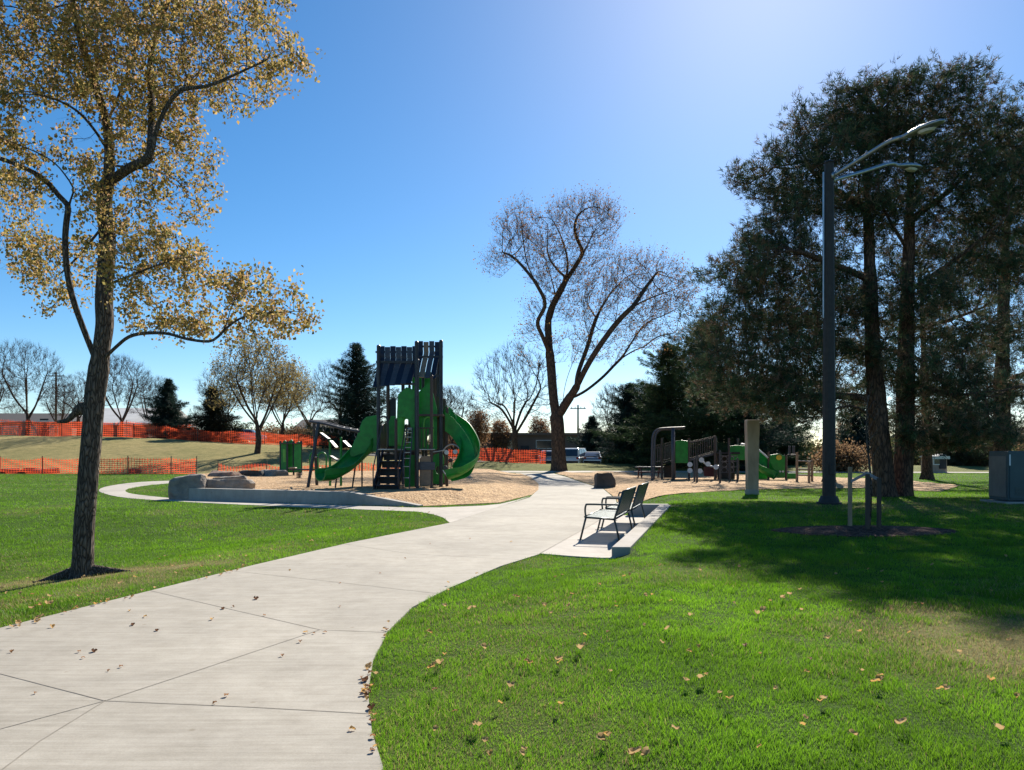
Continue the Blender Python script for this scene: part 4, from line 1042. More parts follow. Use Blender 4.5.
# ------------------------------------------------------------------ street lamp
lb = G(829, 504.5); lt = P(829, 163, lb.y).z; print('lamp', lb, lt)
root = thing('street_lamp', lb, 'tall dark bronze lamp post with two silver cobra heads, in front of the pines', 'street lamp')
mb = MB(); mb.tube([(lb.x, lb.y, lb.z-.1), (lb.x, lb.y, lb.z+2.5), (lb.x, lb.y, lt)], [.165, .155, .115], 12); mb.build('pole', 'dark_bronze', root, smooth=False)
mb = MB(); mb.tube([(lb.x, lb.y, lb.z-.05), (lb.x, lb.y, lb.z+.06)], .30, 16); mb.tube([(lb.x, lb.y, lb.z+.06), (lb.x, lb.y, lb.z+.22)], [.26, .2], 16); mb.build('base_cover', 'dark_bronze', root)
MB().tube([(lb.x, lb.y, lt), (lb.x, lb.y, lt+.05)], [.145, .1], 12).build('cap', 'dark_bronze', root)
MB().bar((lb.x-.155, lb.y-.02, 5), (lb.x-.15, lb.y-.02, 8.7), .03, .03).build('conduit', 'galvanised', root)
MB().box((lb.x, lb.y-.19, lb.z+.9), (.12, .03, .25), 0, .005).build('hand_hole_cover', 'dark_bronze', root)
for tipv, z0 in ((Vector((1.2, -1.5, 0.42)), lt-.35), (Vector((2.35, 1.1, 0.75)), lt-.42)):
    s = Vector((lb.x, lb.y, z0)); dirv = Vector((tipv.x, tipv.y, 0)).normalized(); end = s+tipv
    s += dirv*.13
    a = MB(); a.tube(arc([s, s+(end-s)*.45+Vector((0, 0, .06)), end-dirv*.4+Vector((0, 0, 0)), end], 6), [.05]*19, 10)
    a.tube([s-dirv*.03, s+dirv*.02], .09, 10)
    arm = a.build('arm', 'galvanised', root, smooth=True)
    # cobra head: lofted shell
    h = MB(); secs = [(-.15, .05, .05), (.0, .07, .07), (.15, .13, .09), (.35, .17, .10), (.6, .16, .09), (.78, .10, .06), (.85, .03, .03)]
    up = Vector((0, 0, 1)); sd_ = dirv.cross(up); fw = (dirv+Vector((0, 0, .1))).normalized(); N = 12; vs = []
    for (t, w, hh) in secs:
        c = end+fw*t
        for k in range(N):
            an = 2*PI*k/N; vv = math.sin(an); vs.append(c+sd_*math.cos(an)*w+up*(vv*hh if vv > 0 else vv*hh*.45))
    fs = [(i*N+k, i*N+(k+1) % N, (i+1)*N+(k+1) % N, (i+1)*N+k) for i in range(len(secs)-1) for k in range(N)]+[tuple(range(N-1, -1, -1)), tuple(range((len(secs)-1)*N, len(secs)*N))]
    h.add(vs, fs); head = h.build('lamp_head', 'galvanised', root, smooth=True)
    g = MB(); c = end+fw*.45-up*.04; N = 12
    g.add([c+dirv*math.cos(2*PI*k/N)*.22+sd_*math.sin(2*PI*k/N)*.12-up*.01 for k in range(N)]+[c+dirv*math.cos(2*PI*k/N)*.15+sd_*math.sin(2*PI*k/N)*.08-up*.06 for k in range(N)],
          [(k, (k+1) % N, N+(k+1) % N, N+k) for k in range(N)]+[tuple(range(2*N-1, N-1, -1))]); gg = g.build('lens', 'lamp_lens', head); gg.location = (0, 0, 0)
    gg.parent = head
    MB().box(end+fw*.3+up*.12, (.06, .06, .05), 0, .01).build('photocell', 'lamp_lens', head)

# ------------------------------------------------------------------ stone pillar, cabinet
pb = G(752, 494.5); D = pb.y; s = D/F
root = thing('stone_pillar', pb, 'tall pale tan stone pillar standing at the edge of the shaded lawn', 'pillar')
mb = MB(); hw, tw = 5.0*s, 6.4*s; zt_ = P(752, 420, D).z; dd = .16
vs = []
lev = [0, .06, .12, .3, .5, .7, .9, 1.0]
for t in lev:
    w = hw*(1-t)+tw*t; w += .008*math.sin(t*17); z = pb.z+.15+(zt_-pb.z-.15)*t
    vs += [(pb.x-w, pb.y-dd, z), (pb.x+w, pb.y-dd, z), (pb.x+w, pb.y+dd, z), (pb.x-w, pb.y+dd, z)]
fs = [(i*4+k, i*4+(k+1) % 4, i*4+4+(k+1) % 4, i*4+4+k) for i in range(len(lev)-1) for k in range(4)]+[(3, 2, 1, 0), tuple(range(len(lev)*4-4, len(lev)*4))]
mb.add(vs, fs); mb.build('shaft', 'pillar_stone', root, bevel=.015)
MB().box((pb.x, pb.y, pb.z+.04), (hw*2.2, dd*2.4, .26), 0, .02).build('footing', 'concrete_wall', root)

cb_ = G(1008, 504); D = cb_.y; s = D/F; x0, x1, x2 = (993-CX)*s, (1008-CX)*s, (1052-CX)*s; zt_ = P(1000, 451, D).z
root = thing('utility_cabinet', Vector((x1, D, cb_.z)), 'large blue green metal utility cabinet at the right edge, under the pines', 'utility cabinet')
MB().box(((x1+x2)/2, D+.4, (zt_+cb_.z)/2+.04), (x2-x1-.01, .8, zt_-cb_.z-.08), 0, .015).build('cabinet_body', 'cabinet_green', root)
MB().box((x1-.004, D+.42, (zt_+cb_.z)/2+.02), (.02, .7, zt_-cb_.z-.3), 0, .004).build('side_lighting_sheet', 'cabinet_lighting_grey', root)  # thin added sheet, its grey paints the lighting on the side face
dz = zt_-cb_.z
for k in (0, 1):
    w = (x2-x1)/2-.05; cx_ = x1+.035+w/2+k*(w+.02)
    dr = MB().box((cx_, D-.012, cb_.z+dz*.52), (w, .03, dz*.84), 0, .006).build('door', 'cabinet_green', root)
    MB().box((cx_+(w/2-.06)*(1 if k == 0 else -1), D-.045, cb_.z+dz*.55), (.03, .04, .14), 0, .006).build('handle', 'galvanised', dr)
    m2 = MB()
    for j in range(6): m2.box((cx_, D-.035, cb_.z+dz*.18+j*.035), (w*.5, .014, .012))
    m2.build('vent', 'cabinet_green', dr)
MB().box((x1+.03, D-.032, cb_.z+dz*.83), (.035, .006, .28)).build('sticker', 'white_plastic', root)
MB().box(((x1+x2)/2, D+.4, cb_.z+.0), (x2-x1+.3, 1.1, .12), 0, .01).build('plinth', 'concrete_wall', root)

# ------------------------------------------------------------------ rocks
def rock(px, py, w, h, d, label, mat='rock_grey', seed=1, hf=H0, group=None, rz=0, flat=.6, world=None, block=False):
    r_ = random.Random(seed); g = G(px, py, hf) if world is None else Vector(world)
    import bmesh
    bm = bmesh.new(); bmesh.ops.create_icosphere(bm, subdivisions=3, radius=1)
    planes = [(Vector((r_.gauss(0, 1), r_.gauss(0, 1), r_.gauss(0, .6))).normalized(), r_.uniform(.55, .85)) for _ in range(9 if not block else 0)]+([(Vector(a).normalized(), .62) for a in ((1, .1, .25), (-1, .1, .05), (.1, 1, 0), (-.1, -1, .1), (1, 1, .6))] if block else [])+[(Vector((r_.uniform(-.1, .1), r_.uniform(-.1, .1), 1)).normalized(), flat)]
    ph = [r_.uniform(0, 6) for _ in range(6)]
    for v in bm.verts:
        p_ = v.co.copy()
        for n_, c_ in planes:
            q_ = p_.dot(n_)
            if q_ > c_: p_ -= n_*(q_-c_)
        p_ *= 1+.05*math.sin(p_.x*7+ph[0])*math.sin(p_.y*6+ph[1])+.04*math.sin(p_.z*15+ph[2]+p_.x*3)
        q = p_; X_ = q.x*w/2/.8; Y_ = q.y*d/2/.8; Z_ = (q.z+.35)/(.35+flat)*h
        v.co = (X_*math.cos(rz)-Y_*math.sin(rz), X_*math.sin(rz)+Y_*math.cos(rz), Z_-.04)
    me = bpy.data.meshes.new('boulder'); bm.to_mesh(me); bm.free()
    o = link_mesh('boulder', me, mat, loc=g); tag(o, label, 'boulder', group); return o
RG = 'boulders edging the wood chips'
rock(204, 500, 1.15, .85, .9, 'largest grey boulder at the left end of the concrete wall', seed=3, group=RG, flat=.7, world=(-10.9, 26.0, 0.0))
rock(225, 490, 1.7, .5, 1.0, 'flat topped pale grey boulder leaning behind the left end of the wall', seed=4, group=RG, flat=.5, world=(-9.95, 26.6, .2))
rock(232, 486, 1.3, .5, .9, 'small grey boulder behind the flat topped one at the wall end', seed=9, group=RG, flat=.5, world=(-10.6, 28.6, .22))
rock(222, 476, 2.0, .5, 1.3, 'reddish flat boulder, leftmost of the far row edging the wood chips', 'rock_red', 5, HBED, RG, flat=.5, world=(-15.2, 41.0, .1))
rock(243, 476, 1.5, .52, 1.3, 'dark grey flat boulder in the middle of the far row edging the wood chips', 'rock_dark', 6, HBED, RG, flat=.5, world=(-14.1, 42.0, .1))
rock(262, 475, 1.7, .5, 1.3, 'pale grey flat boulder, rightmost of the far row edging the wood chips', 'rock_grey', 7, HBED, RG, flat=.5, world=(-13.1, 42.5, .15))
rock(604, 488, 1.0, .68, .8, 'squarish dark brown boulder at the bend of the path, left of the benches', 'rock_dark', 8, H0, None, rz=.2, flat=.6, block=True)
for k, (px, w) in enumerate(((12, 1.6), (28, 1.2), (40, 1.3), (52, 1.1), (135, .9))):
    rock(px, 473.5, w, .42, .7, ['low dark rock lying before the lower orange netting, leftmost of five', 'second dark rock from the left before the lower orange netting', 'middle one of five dark rocks before the lower orange netting', 'fourth dark rock from the left, before the lower orange netting', 'small dark rock right of the near trunk before the orange netting'][k], 'rock_dark', 20+k, group='dark rocks below the orange netting')

# ------------------------------------------------------------------ orange safety fences
def net_fence(pts, h, label, sag=.1, post=3.2, seed=1, slack=0.0):
    r_ = random.Random(seed); base = Vector((pts[0][0], pts[0][1], hz(pts[0][0], pts[0][1])))
    root = thing('safety_fence', base, label, 'fence', 'orange construction fences')
    line = []
    for a, b in zip(pts[:-1], pts[1:]):
        a, b = Vector(a), Vector(b); k = max(1, int((b-a).length/.4)); line += [a.lerp(b, t/k) for t in range(k)]
    line.append(Vector(pts[-1])); acc = 0; last = None; hs = []; dist = 0; posts = [0]
    for i, q in enumerate(line):
        if i: dist += (q-line[i-1]).length
        if dist-acc > post: acc = dist; posts.append(i)
    posts.append(len(line)-1)
    rows = 8; vs = []
    for i, q in enumerate(line):
        j = max(p_ for p_ in posts if p_ <= i); nx_ = min([p_ for p_ in posts if p_ > i] or [len(line)-1]); t = (i-j)/max(1, nx_-j)
        s = math.sin(PI*t)*sag*(1+.5*math.sin(j*1.7))+slack*math.sin(i*.9)*.5
        d = (line[min(i+1, len(line)-1)]-line[max(i-1, 0)]).normalized(); n_ = Vector((-d.y, d.x)); g = hz(q.x, q.y)
        for k in range(rows*2+1):
            u = (k//2)/rows+(.32/rows if k % 2 else 0); off = .05*math.sin(i*1.3+k*.7)*(1+slack*3)
            vs.append(Vector((q.x+n_.x*off, q.y+n_.y*off, g+.03+u*(h-s))))
    m2 = MB(); R_ = rows*2+1; fs = []
    for i in range(len(line)-1):
        for k in range(rows*2):
            if k % 2 == 0: fs.append((i*R_+k, (i+1)*R_+k, (i+1)*R_+k+1, i*R_+k+1))
    m2.add(vs, fs)
    for i in range(0, len(line)-1):   # crossing strands of the net
        a = vs[i*R_]; b = vs[i*R_+R_-1]; c = vs[(i+1)*R_]; d_ = vs[(i+1)*R_+R_-1]
        for t in (0.0, .5):
            p0 = a.lerp(c, t); p1 = b.lerp(d_, t); e = (c-a)*.1; m2.add([p0, p0+e, p1+e, p1], [(0, 1, 2, 3)])
    m2.build('netting', 'orange_net', root)
    for i in posts:
        q = line[i]; g = hz(q.x, q.y); MB().bar((q.x, q.y-.06, g-.1), (q.x+r_.uniform(-.05, .05), q.y-.06, g+h+.12), .05).build('post', 'stake_dark', root)
    return root
net_fence([(-44, 56.5), (-36, 56.6), (-30, 56.2), (-25.5, 56.0), (-22.6, 55.2)], 1.2, 'lower orange netting at the foot of the dry bank, left of the boulders', .14, 3.1, 1)
net_fence([(-22.0, 57.6), (-19, 58.2), (-15.5, 58.4), (-12.5, 58.6), (-9, 59), (-6, 60)], .8, 'sagging orange netting between the boulders and the small play panel', .3, 3.4, 2, .25)
net_fence([(-56, 83.5), (-48, 83.5), (-40, 83.0), (-34, 83)], 1.75, 'upper orange netting before the tan brick house on the left', .12, 3.3, 3)
net_fence([(-39.5, 80.5), (-34, 80.5), (-28, 80), (-22, 79.5), (-16, 79)], 1.3, 'upper orange netting on top of the bank, before the two dark spruces', .14, 3.3, 4)
net_fence([(-6.5, 68.5), (-3, 68.2), (0, 68), (3.0, 68)], 1.25, 'orange netting between the play tower slide and the tallest leafless tree', .1, 2.6, 5)

# ------------------------------------------------------------------ buildings
def building(px0, px1, D, depth, ztop, mat, label, roof='flat', roofm='roof_dark', rh=1.2, wins=(), over=.4, name='building', doors=()):
    x0, x1 = (px0-CX)*D/F, (px1-CX)*D/F; g = min(hz(x0, D), hz(x1, D))-.3
    root = thing(name, ((x0+x1)/2, D, g), label, 'building')
    MB().box(((x0+x1)/2, D+depth/2, (g+ztop)/2), (x1-x0, depth, ztop-g)).build('wall', mat, root)
    mb = MB(); a, b, c, d = x0-over, x1+over, D-over, D+depth+over
    if roof == 'flat':
        mb.box(((a+b)/2, (c+d)/2, ztop+.13), (b-a, d-c, .26), 0, .03); mb.build('roof', roofm, root)
        MB().box(((a+b)/2, c-.03, ztop+.1), (b-a, .05, .34)).build('fascia', 'trim_white' if roofm != 'roof_dark' else 'brown_wall', root)
    else:
        m_ = (c+d)/2; e = rh*.9 if roof == 'hip' else 0
        mb.add([(a, c, ztop), (b, c, ztop), (b, d, ztop), (a, d, ztop), (a+e*3, m_, ztop+rh), (b-e*3, m_, ztop+rh)], [(0, 1, 5, 4), (1, 2, 5), (2, 3, 4, 5), (3, 0, 4), (3, 2, 1, 0)]); mb.build('roof', roofm, root)
        MB().box(((a+b)/2, c-.02, ztop-.02), (b-a+.02, .06, .22)).build('fascia', 'trim_white', root)
    for (u, w, z, h) in wins:
        cx_ = x0+(x1-x0)*u
        f = MB().box((cx_, D-.03, z), (w+.16, .08, h+.16)).build('window', 'trim_white', root)
        MB().box((cx_, D-.065, z), (w, .03, h)).build('pane', 'glass_dark', f)
    for (u, w, h) in doors:
        cx_ = x0+(x1-x0)*u; dr = MB().box((cx_, D-.04, g+.3+h/2+.3), (w, .08, h)).build('door', 'roof_dark', root)
        MB().box((cx_+w*.35, D-.1, g+1.5), (.05, .05, .2)).build('handle', 'galvanised', dr)
    return root
building(-90, 72, 100, 11, 5.6, 'brick_tan', 'tan brick house with white eaves, behind the upper netting far left', 'hip', 'roof_dark', 1.3, [(.62, 2.0, 4.3, 1.2), (.75, 1.3, 4.3, 1.2), (.5, 1.6, 4.3, 1.2), (.9, 1.5, 4.3, 1.2)], doors=[(.83, 1.1, 2.2)])
building(74, 148, 104, 16, 5.4, 'brown_wall', 'building with a broad pale metal roof behind the near tree trunk', 'gable', 'roof_pale', 2.6, [(.3, 1.4, 4.4, 1.0), (.7, 1.4, 4.4, 1.0)], .6)
building(448, 640, 112, 14, 4.1, 'brown_wall', 'long low brown building with a flat roof behind the central orange netting', 'flat', 'roof_dark', 0, [(.12, 2.2, 2.7, 1.1), (.3, 2.2, 2.7, 1.1), (.5, 2.2, 2.7, 1.1), (.72, 2.2, 2.7, 1.1)], .5, doors=[(.4, 1.2, 2.2)])
building(296, 330, 116, 10, 5.2, 'brick_tan', 'distant tan house behind the small green play panel', 'gable', 'roof_dark', 1.5, [(.3, 1.2, 4.4, 1.0), (.7, 1.2, 4.4, 1.0)])
building(925, 1100, 88, 9, 2.9, 'brick_tan', 'low distant house behind the pine trunks at the right edge', 'gable', 'roof_dark', 1.4, [(.2, 1.4, 1.9, 1.0), (.45, 1.4, 1.9, 1.0)])
building(932, 947, 58, 1.6, 1.2, 'pillar_stone', 'small pale shed seen between the pine trunks', 'gable', 'roof_pale', .25, [(.3, .4, .9, .4)], .12, 'garden_shed', doors=[(.7, .5, 1.1)])

# boundary fence on the right, behind the pines
def rail_fence(x0, x1, y, h, label, mat='brown_wall'):
    root = thing('board_fence', (x0, y, hz(x0, y)), label, 'fence'); n_ = int((x1-x0)/2.4)
    mb = MB()
    for k in range(int((x1-x0)/.16)):
        x = x0+.08+k*.16; g = hz(x, y); mb.box((x, y, g+h/2), (.145, .025, h-.02*math.sin(k*2.3)))
    mb.build('boards', mat, root)
    for k in range(n_+1): x = x0+k*(x1-x0)/n_; MB().box((x, y+.07, hz(x, y)+h/2), (.1, .1, h+.08)).build('post', 'pole_wood', root)
    mb = MB(); 
    for zz in (.3, h-.3): mb.bar((x0, y+.04, hz(x0, y)+zz), (x1, y+.04, hz(x1, y)+zz), .04, .09)
    mb.build('rail', 'pole_wood', root)
rail_fence(14, 46, 93, 1.8, 'brown board fence beyond the street behind the right hand playground')
rail_fence(-28, -7, 96, 1.8, 'brown board fence behind the multi stemmed tree and the play tower')

# utility poles
for px, D, top_, lbl in ((578, 108, 405, 'wooden utility pole right of the tallest leafless tree'), (56, 96, 372, 'slim wooden utility pole above the tan brick house')):
    b = at(px, D); t = P(px, top_, D); root = thing('utility_pole', b, lbl, 'utility pole')
    MB().tube([b-Vector((0, 0, .3)), t], [.16, .11], 8).build('pole', 'pole_wood', root)
    MB().box(t-Vector((0, 0, .5)), (2.2, .1, .12)).build('crossarm', 'pole_wood', root)
    for k in (-.9, -.4, .4, .9): MB().tube([t+Vector((k, 0, -.44)), t+Vector((k, 0, -.25))], .05, 6).build('insulator', 'galvanised', root)

# ------------------------------------------------------------------ cars (local: length along X)
def car(loc, rz, paint, label, L_=4.5, Hh=1.65, W_=1.85, kind='suv'):
    root = thing('parked_car', loc, label, 'car', 'cars parked beyond the park', rz)
    def sec(pr, w, inset=0):
        m2 = MB(); n_ = len(pr)
        vs = [(x, -w/2+i*0, z) for (x, z), i in zip(pr, range(n_))]
        m2.prism(vs, (0, w, 0)); return m2
    bl_ = L_/2; pr = [(-bl_, .35), (-bl_+.02, .75), (-bl_+.15, .95), (-bl_*.35, 1.0), (bl_*.62, .98), (bl_-.12, .82), (bl_, .6), (bl_-.02, .35), (bl_*.8, .27), (-bl_*.85, .27)]
    sec(pr, W_).build('body', paint, root, local=True, bevel=.06)
    tp = Hh; cab = [(-bl_+.12, .95), (-bl_+.38, tp-.06), (-bl_+.6, tp), (bl_*.22, tp), (bl_*.32, tp-.05), (bl_*.6, .96)]
    if kind == 'sedan': cab = [(-bl_+.5, .95), (-bl_*.42, tp-.05), (-bl_*.3, tp), (bl_*.12, tp), (bl_*.22, tp-.05), (bl_*.55, .96)]
    m2 = MB(); w0, w1 = W_/2-.06, W_/2-.2
    fr = [(x, -(w0 if z < 1.1 else w1), z) for x, z in cab]; bk = [(x, (w0 if z < 1.1 else w1), z) for x, z in cab]; n_ = len(cab)
    m2.add(fr+bk, [tuple(range(n_)), tuple(range(2*n_-1, n_-1, -1))]+[(i, n_+i, n_+(i+1) % n_, (i+1) % n_) for i in range(n_)]); cabin = m2.build('cabin', paint, root, local=True, bevel=.04)
    def lerp(a, b, t): return a+(b-a)*t
    xa, xb = cab[0][0], cab[-1][0]; ta, tb_ = cab[1][0]+.12, cab[-2][0]-.08
    for s in (-1, 1):
        for (u0, u1) in ((.06, .33), (.37, .64), (.68, .97)):
            q = [(lerp(xa+.16, xb-.14, u0), s*(w0+.004), 1.02), (lerp(xa+.16, xb-.14, u1), s*(w0+.004), 1.02), (lerp(ta, tb_, u1), s*(w1+.012), tp-.12), (lerp(ta, tb_, u0), s*(w1+.012), tp-.12)]
            MB().prism(q, (0, s*.012, 0)).build('window', 'glass_dark', root, local=True)
    MB().prism([(xb-.06, -w0+.12, 1.0), (xb-.06, w0-.12, 1.0), (cab[-2][0]+.06, w1-.06, tp-.12), (cab[-2][0]+.06, -w1+.06, tp-.12)], (.03, 0, .02)).build('windshield', 'glass_dark', root, local=True)
    MB().prism([(xa+.0, -w0+.14, 1.05), (xa+.0, w0-.14, 1.05), (cab[1][0]-.06, w1-.08, tp-.16), (cab[1][0]-.06, -w1+.08, tp-.16)], (-.03, 0, .01)).build('rear_window', 'glass_dark', root, local=True)
    for sx in (-bl_*.62, bl_*.64):
        for s in (-1, 1):
            w = bpy.data.objects.new('wheel', None); COL.objects.link(w); w.parent = root; w.location = (sx, s*(W_/2-.1), .33)
            MB().tube([(0, -.11, 0), (0, -.08, 0), (0, .08, 0), (0, .11, 0)], [.29, .33, .33, .29], 20).build('tyre', 'rubber', w, local=True)
            MB().tube([(0, s*.09, 0), (0, s*.125, 0)], [.2, .17], 14).build('rim', 'galvanised', w, local=True)
    for s in (-1, 1):
        MB().box((bl_-.06, s*(W_/2-.28), .72), (.12, .34, .13), 0, .02).build('headlight', 'lamp_lens', root, local=True)
        MB().box((-bl_+.05, s*(W_/2-.2), .88), (.1, .2, .2), 0, .02).build('taillight', 'red_lens', root, local=True)
        MB().box((bl_*.42, s*(W_/2+.08), 1.02), (.12, .18, .13), 0, .02).build('mirror', paint, root, local=True)
    MB().box((-bl_-.005, 0, .5), (.08, W_*.9, .18), 0, .03).build('bumper', 'rubber', root, local=True)
    return root
def cz(px, D): v = at(px, D); v.z += .04; return v
car(cz(549, 77.0), R(88), 'car_silver', 'silver blue car mostly hidden left of the tall leafless trunk', 4.3, 1.6)
car(cz(576, 76.5), R(70), 'car_white', 'white van like car with dark windows, immediately right of the tall leafless trunk', 4.8, 1.85, 1.95)
car(cz(593, 77.5), R(82), 'car_silver', 'smaller silver car right of the white one, beside the dark spruce', 4.4, 1.5, 1.8, 'sedan')
car(Vector(((246-CX)*88/F, 88, hz((246-CX)*88/F, 88)+.02)), R(10), 'car_white', 'white car behind the upper orange netting, left of the multi stemmed tree', 4.4, 1.5)
# ------------------------------------------------------------------ big play tower
TD = 28.4
TB = Vector(((410-CX)*TD/F, TD, hz((410-CX)*TD/F, TD, HBED)))
tw = thing('play_tower', TB, 'tall green play tower with slatted roof, slides and dark stairs', 'play tower')
def T(px, py, d=0.0): return P(px, py, TD+d)
def TG(px, d=0.0):
    x = (px-CX)*(TD+d)/F; return Vector((x, TD+d, hz(x, TD+d, HBED)-.1))
def post(px, top, d, r=.06, mat='play_post', parent=tw, lean=0):
    b = TG(px, d); t = T(px+lean, top, d); m2 = MB(); m2.tube([b, t], r, 10); m2.tube([t, t+Vector((0, 0, .04))], [r*1.15, r*.6], 10); return m2.build('post', mat, parent, smooth=False)
# posts: (pixel x, pixel y of the top, depth)
for px, tp, d, mt in ((378.5, 346, 0, 'play_post'), (388, 352, 2.3, 'play_brown'), (396, 420, -.5, 'play_brown'), (403, 352, 2.4, 'play_post'), (416.5, 342, 0, 'play_post'), (417.5, 360, -1.0, 'play_post'), (426, 380, 2.3, 'play_post'),
                      (431.5, 376, -.8, 'play_brown'), (441, 341, 0.1, 'play_post'), (438.5, 350, 1.2, 'play_post'), (444.5, 400, 2.2, 'play_brown'), (436, 352, 2.5, 'play_brown'), (447, 408, .6, 'play_brown'), (434, 378, 1.6, 'play_brown'), (440.5, 372, 1.9, 'play_brown'), (409.5, 386, 1.4, 'play_post'), (423, 377, 1.2, 'play_post')):
    post(px, tp, d, .07 if tp < 360 else .055, mt)
# decks
def slab(pts, th, name, mat, parent=tw):
    return MB().prism(pts, (0, 0, -th)).build(name, mat, parent)
zd = T(0, 450, 0).z; zd2 = T(0, 414, 0).z
def rect(x0, x1, d0, d1, z): 
    return [Vector(((x0-CX)*TD/F, TD+d0, z)), Vector(((x1-CX)*TD/F, TD+d0, z)), Vector(((x1-CX)*TD/F, TD+d1, z)), Vector(((x0-CX)*TD/F, TD+d1, z))]
slab(rect(377, 418, 0, 2.4, zd), .07, 'deck', 'play_brown'); slab(rect(418.5, 443, 0, 2.4, zd2), .07, 'deck', 'play_brown')
slab(rect(396, 418, 0.6, 2.4, T(0, 425, 0).z), .07, 'deck', 'play_brown')
# slatted roof: bent planks, vertical at the top and then sweeping down towards the front
def plank(px, ytop, ybend, ybot, lean, w, mat, d0=0.1):
    a, b, c = T(px, ytop, d0+.7), T(px, ybend, d0+.6), T(px+lean, ybot, d0-.15)
    ln = arc([a, a.lerp(b, .6), b, b.lerp(c, .5)+Vector((-.02, .05, -.02)), c], 4); m2 = MB(); vs = []; hw = w/2; t = .035
    for i, q in enumerate(ln):
        d = (ln[min(i+1, len(ln)-1)]-ln[max(i-1, 0)]).normalized(); n_ = Vector((0, d.z, -d.y)).normalized()*t/2
        for sx, sn in ((-1, -1), (1, -1), (1, 1), (-1, 1)): vs.append(q+Vector((sx*hw, 0, 0))+n_*sn)
    k = len(ln); fs = [(i*4+j, i*4+(j+1) % 4, i*4+4+(j+1) % 4, i*4+4+j) for i in range(k-1) for j in range(4)]+[(3, 2, 1, 0), tuple(range(4*k-4, 4*k))]
    m2.add(vs, fs); return m2.build('roof_plank', mat, tw)
mts = ['play_navy', 'play_grey', 'play_navy', 'play_grey', 'play_navy', 'play_grey', 'play_navy']
for k in range(7):
    plank(382.0+k*5.5, 346.2+.9*(k%2), 360+.3*k, 387-k*.6, -6.5, .2, mts[k])
for k, mt in enumerate(('play_navy', 'play_tan', 'play_grey', 'play_navy')):
    plank(420.5+k*5.6, 341.2+.8*(k%2), 354, 377+k*.5, -4.5, .19, mt, .15)
for a, b, w in ((T(375.5, 352, .8), T(417, 352, .8), .07), (T(376, 362, .62), T(417, 362, .62), .09), (T(375, 384, .1), T(416, 384, .1), .08)): MB().bar(a, b, .05, w).build('roof_beam', 'play_post', tw)
for a, b, w in ((T(416, 346.5, .85), T(443, 346.5, .85), .07), (T(417, 357, .68), T(443, 357, .68), .09), (T(415, 376, .1), T(442, 376, .1), .08)): MB().bar(a, b, .05, w).build('roof_beam', 'play_post', tw)
for px in (377.5, 416.5, 441.5):
    m2 = MB(); m2.bar(T(px, 352, .7), T(px, 384, 0), .06, .1); m2.build('roof_rafter', 'play_post', tw)
# panels with openings
def panel(pts, d, th, name, mat, hole=None, parent=tw):
    pts = [T(a, b, d) for a, b in pts]
    if not hole:
        return MB().prism(pts, (0, th, 0)).build(name, mat, parent, bevel=.012)
    hx, hy, rx, ry = hole; N = 28; c = T(hx, hy, d); s = (TD+d)/F; m2 = MB(); cen = Vector((hx, hy)); outer = []; inner = []
    P2 = [Vector((p_.x, p_.z)) for p_ in pts]; c2 = Vector((c.x, c.z))
    for k in range(N):
        a = 2*PI*k/N; dv = Vector((math.cos(a), math.sin(a))); best = None
        for i in range(len(P2)):
            A, B = P2[i], P2[(i+1) % len(P2)]; e = B-A; den = dv.x*e.y-dv.y*e.x
            if abs(den) < 1e-9: continue
            w = A-c2; t = (w.x*e.y-w.y*e.x)/den; u = (w.x*dv.y-w.y*dv.x)/den
            if t > 0 and -1e-6 <= u <= 1+1e-6 and (best is None or t < best): best = t
        q = c2+dv*best; outer.append(Vector((q.x, TD+d, q.y))); inner.append(Vector((c2.x+dv.x*rx*s, TD+d, c2.y+dv.y*ry*s)))
    vs = outer+inner+[v+Vector((0, th, 0)) for v in outer+inner]; fs = []
    for k in range(N):
        j = (k+1) % N
        fs += [(k, j, N+j, N+k), (2*N+j, 2*N+k, 3*N+k, 3*N+j), (j, k, 2*N+k, 2*N+j), (N+k, N+j, 3*N+j, 3*N+k)]
    return m2.add(vs, fs).build(name, mat, parent)
panel([(397, 452), (397, 396), (400, 391), (406, 387), (411, 388), (416, 390), (416, 452)], .05, .05, 'climber_panel', 'play_green', (406.5, 432, 4.6, 13))
panel([(419, 450), (419, 383), (421, 381), (435, 381), (437, 384), (437, 450)], .35, .05, 'wall_panel', 'play_green', (430, 440, 3.2, 5.5))
panel([(388, 446), (388, 424), (391, 416), (395, 416), (397, 424), (397, 446)], .25, .05, 'gate_panel', 'play_green')
panel([(412, 390), (412, 372), (434, 372), (434, 390)], 2.2, .05, 'rear_panel', 'play_green')
panel([(416, 470), (416, 462), (435, 462), (435, 470)], -.9, .06, 'counter_top', 'play_grey') 
panel([(419.5, 485.5), (419.5, 459), (422, 456), (430, 456), (431, 459), (431, 485.5)], -.85, .07, 'bark_panel', 'play_tan')
panel([(404.5, 487), (404.5, 455), (415, 455), (415, 487)], .2, .06, 'lower_panel', 'play_green')
panel([(432, 484), (432, 455), (444, 452), (444, 484)], .5, .06, 'lower_panel', 'play_green', (438, 470, 2.5, 4))
panel([(436, 449), (436, 396), (446, 399), (446, 449)], 1.1, .05, 'barrier', 'play_brown')
panel([(388.5, 448), (388.5, 402), (392, 398), (396, 398), (396, 448)], 2.3, .05, 'rear_panel', 'play_navy')
panel([(379, 448), (379, 425), (387, 423), (387, 448)], 2.3, .05, 'rear_panel', 'play_brown')
panel([(405, 486), (405, 451), (417, 451), (417, 486)], 2.2, .05, 'under_panel', 'play_navy')
panel([(433, 484), (433, 452), (446, 452), (446, 484)], 2.2, .05, 'under_panel', 'play_black')
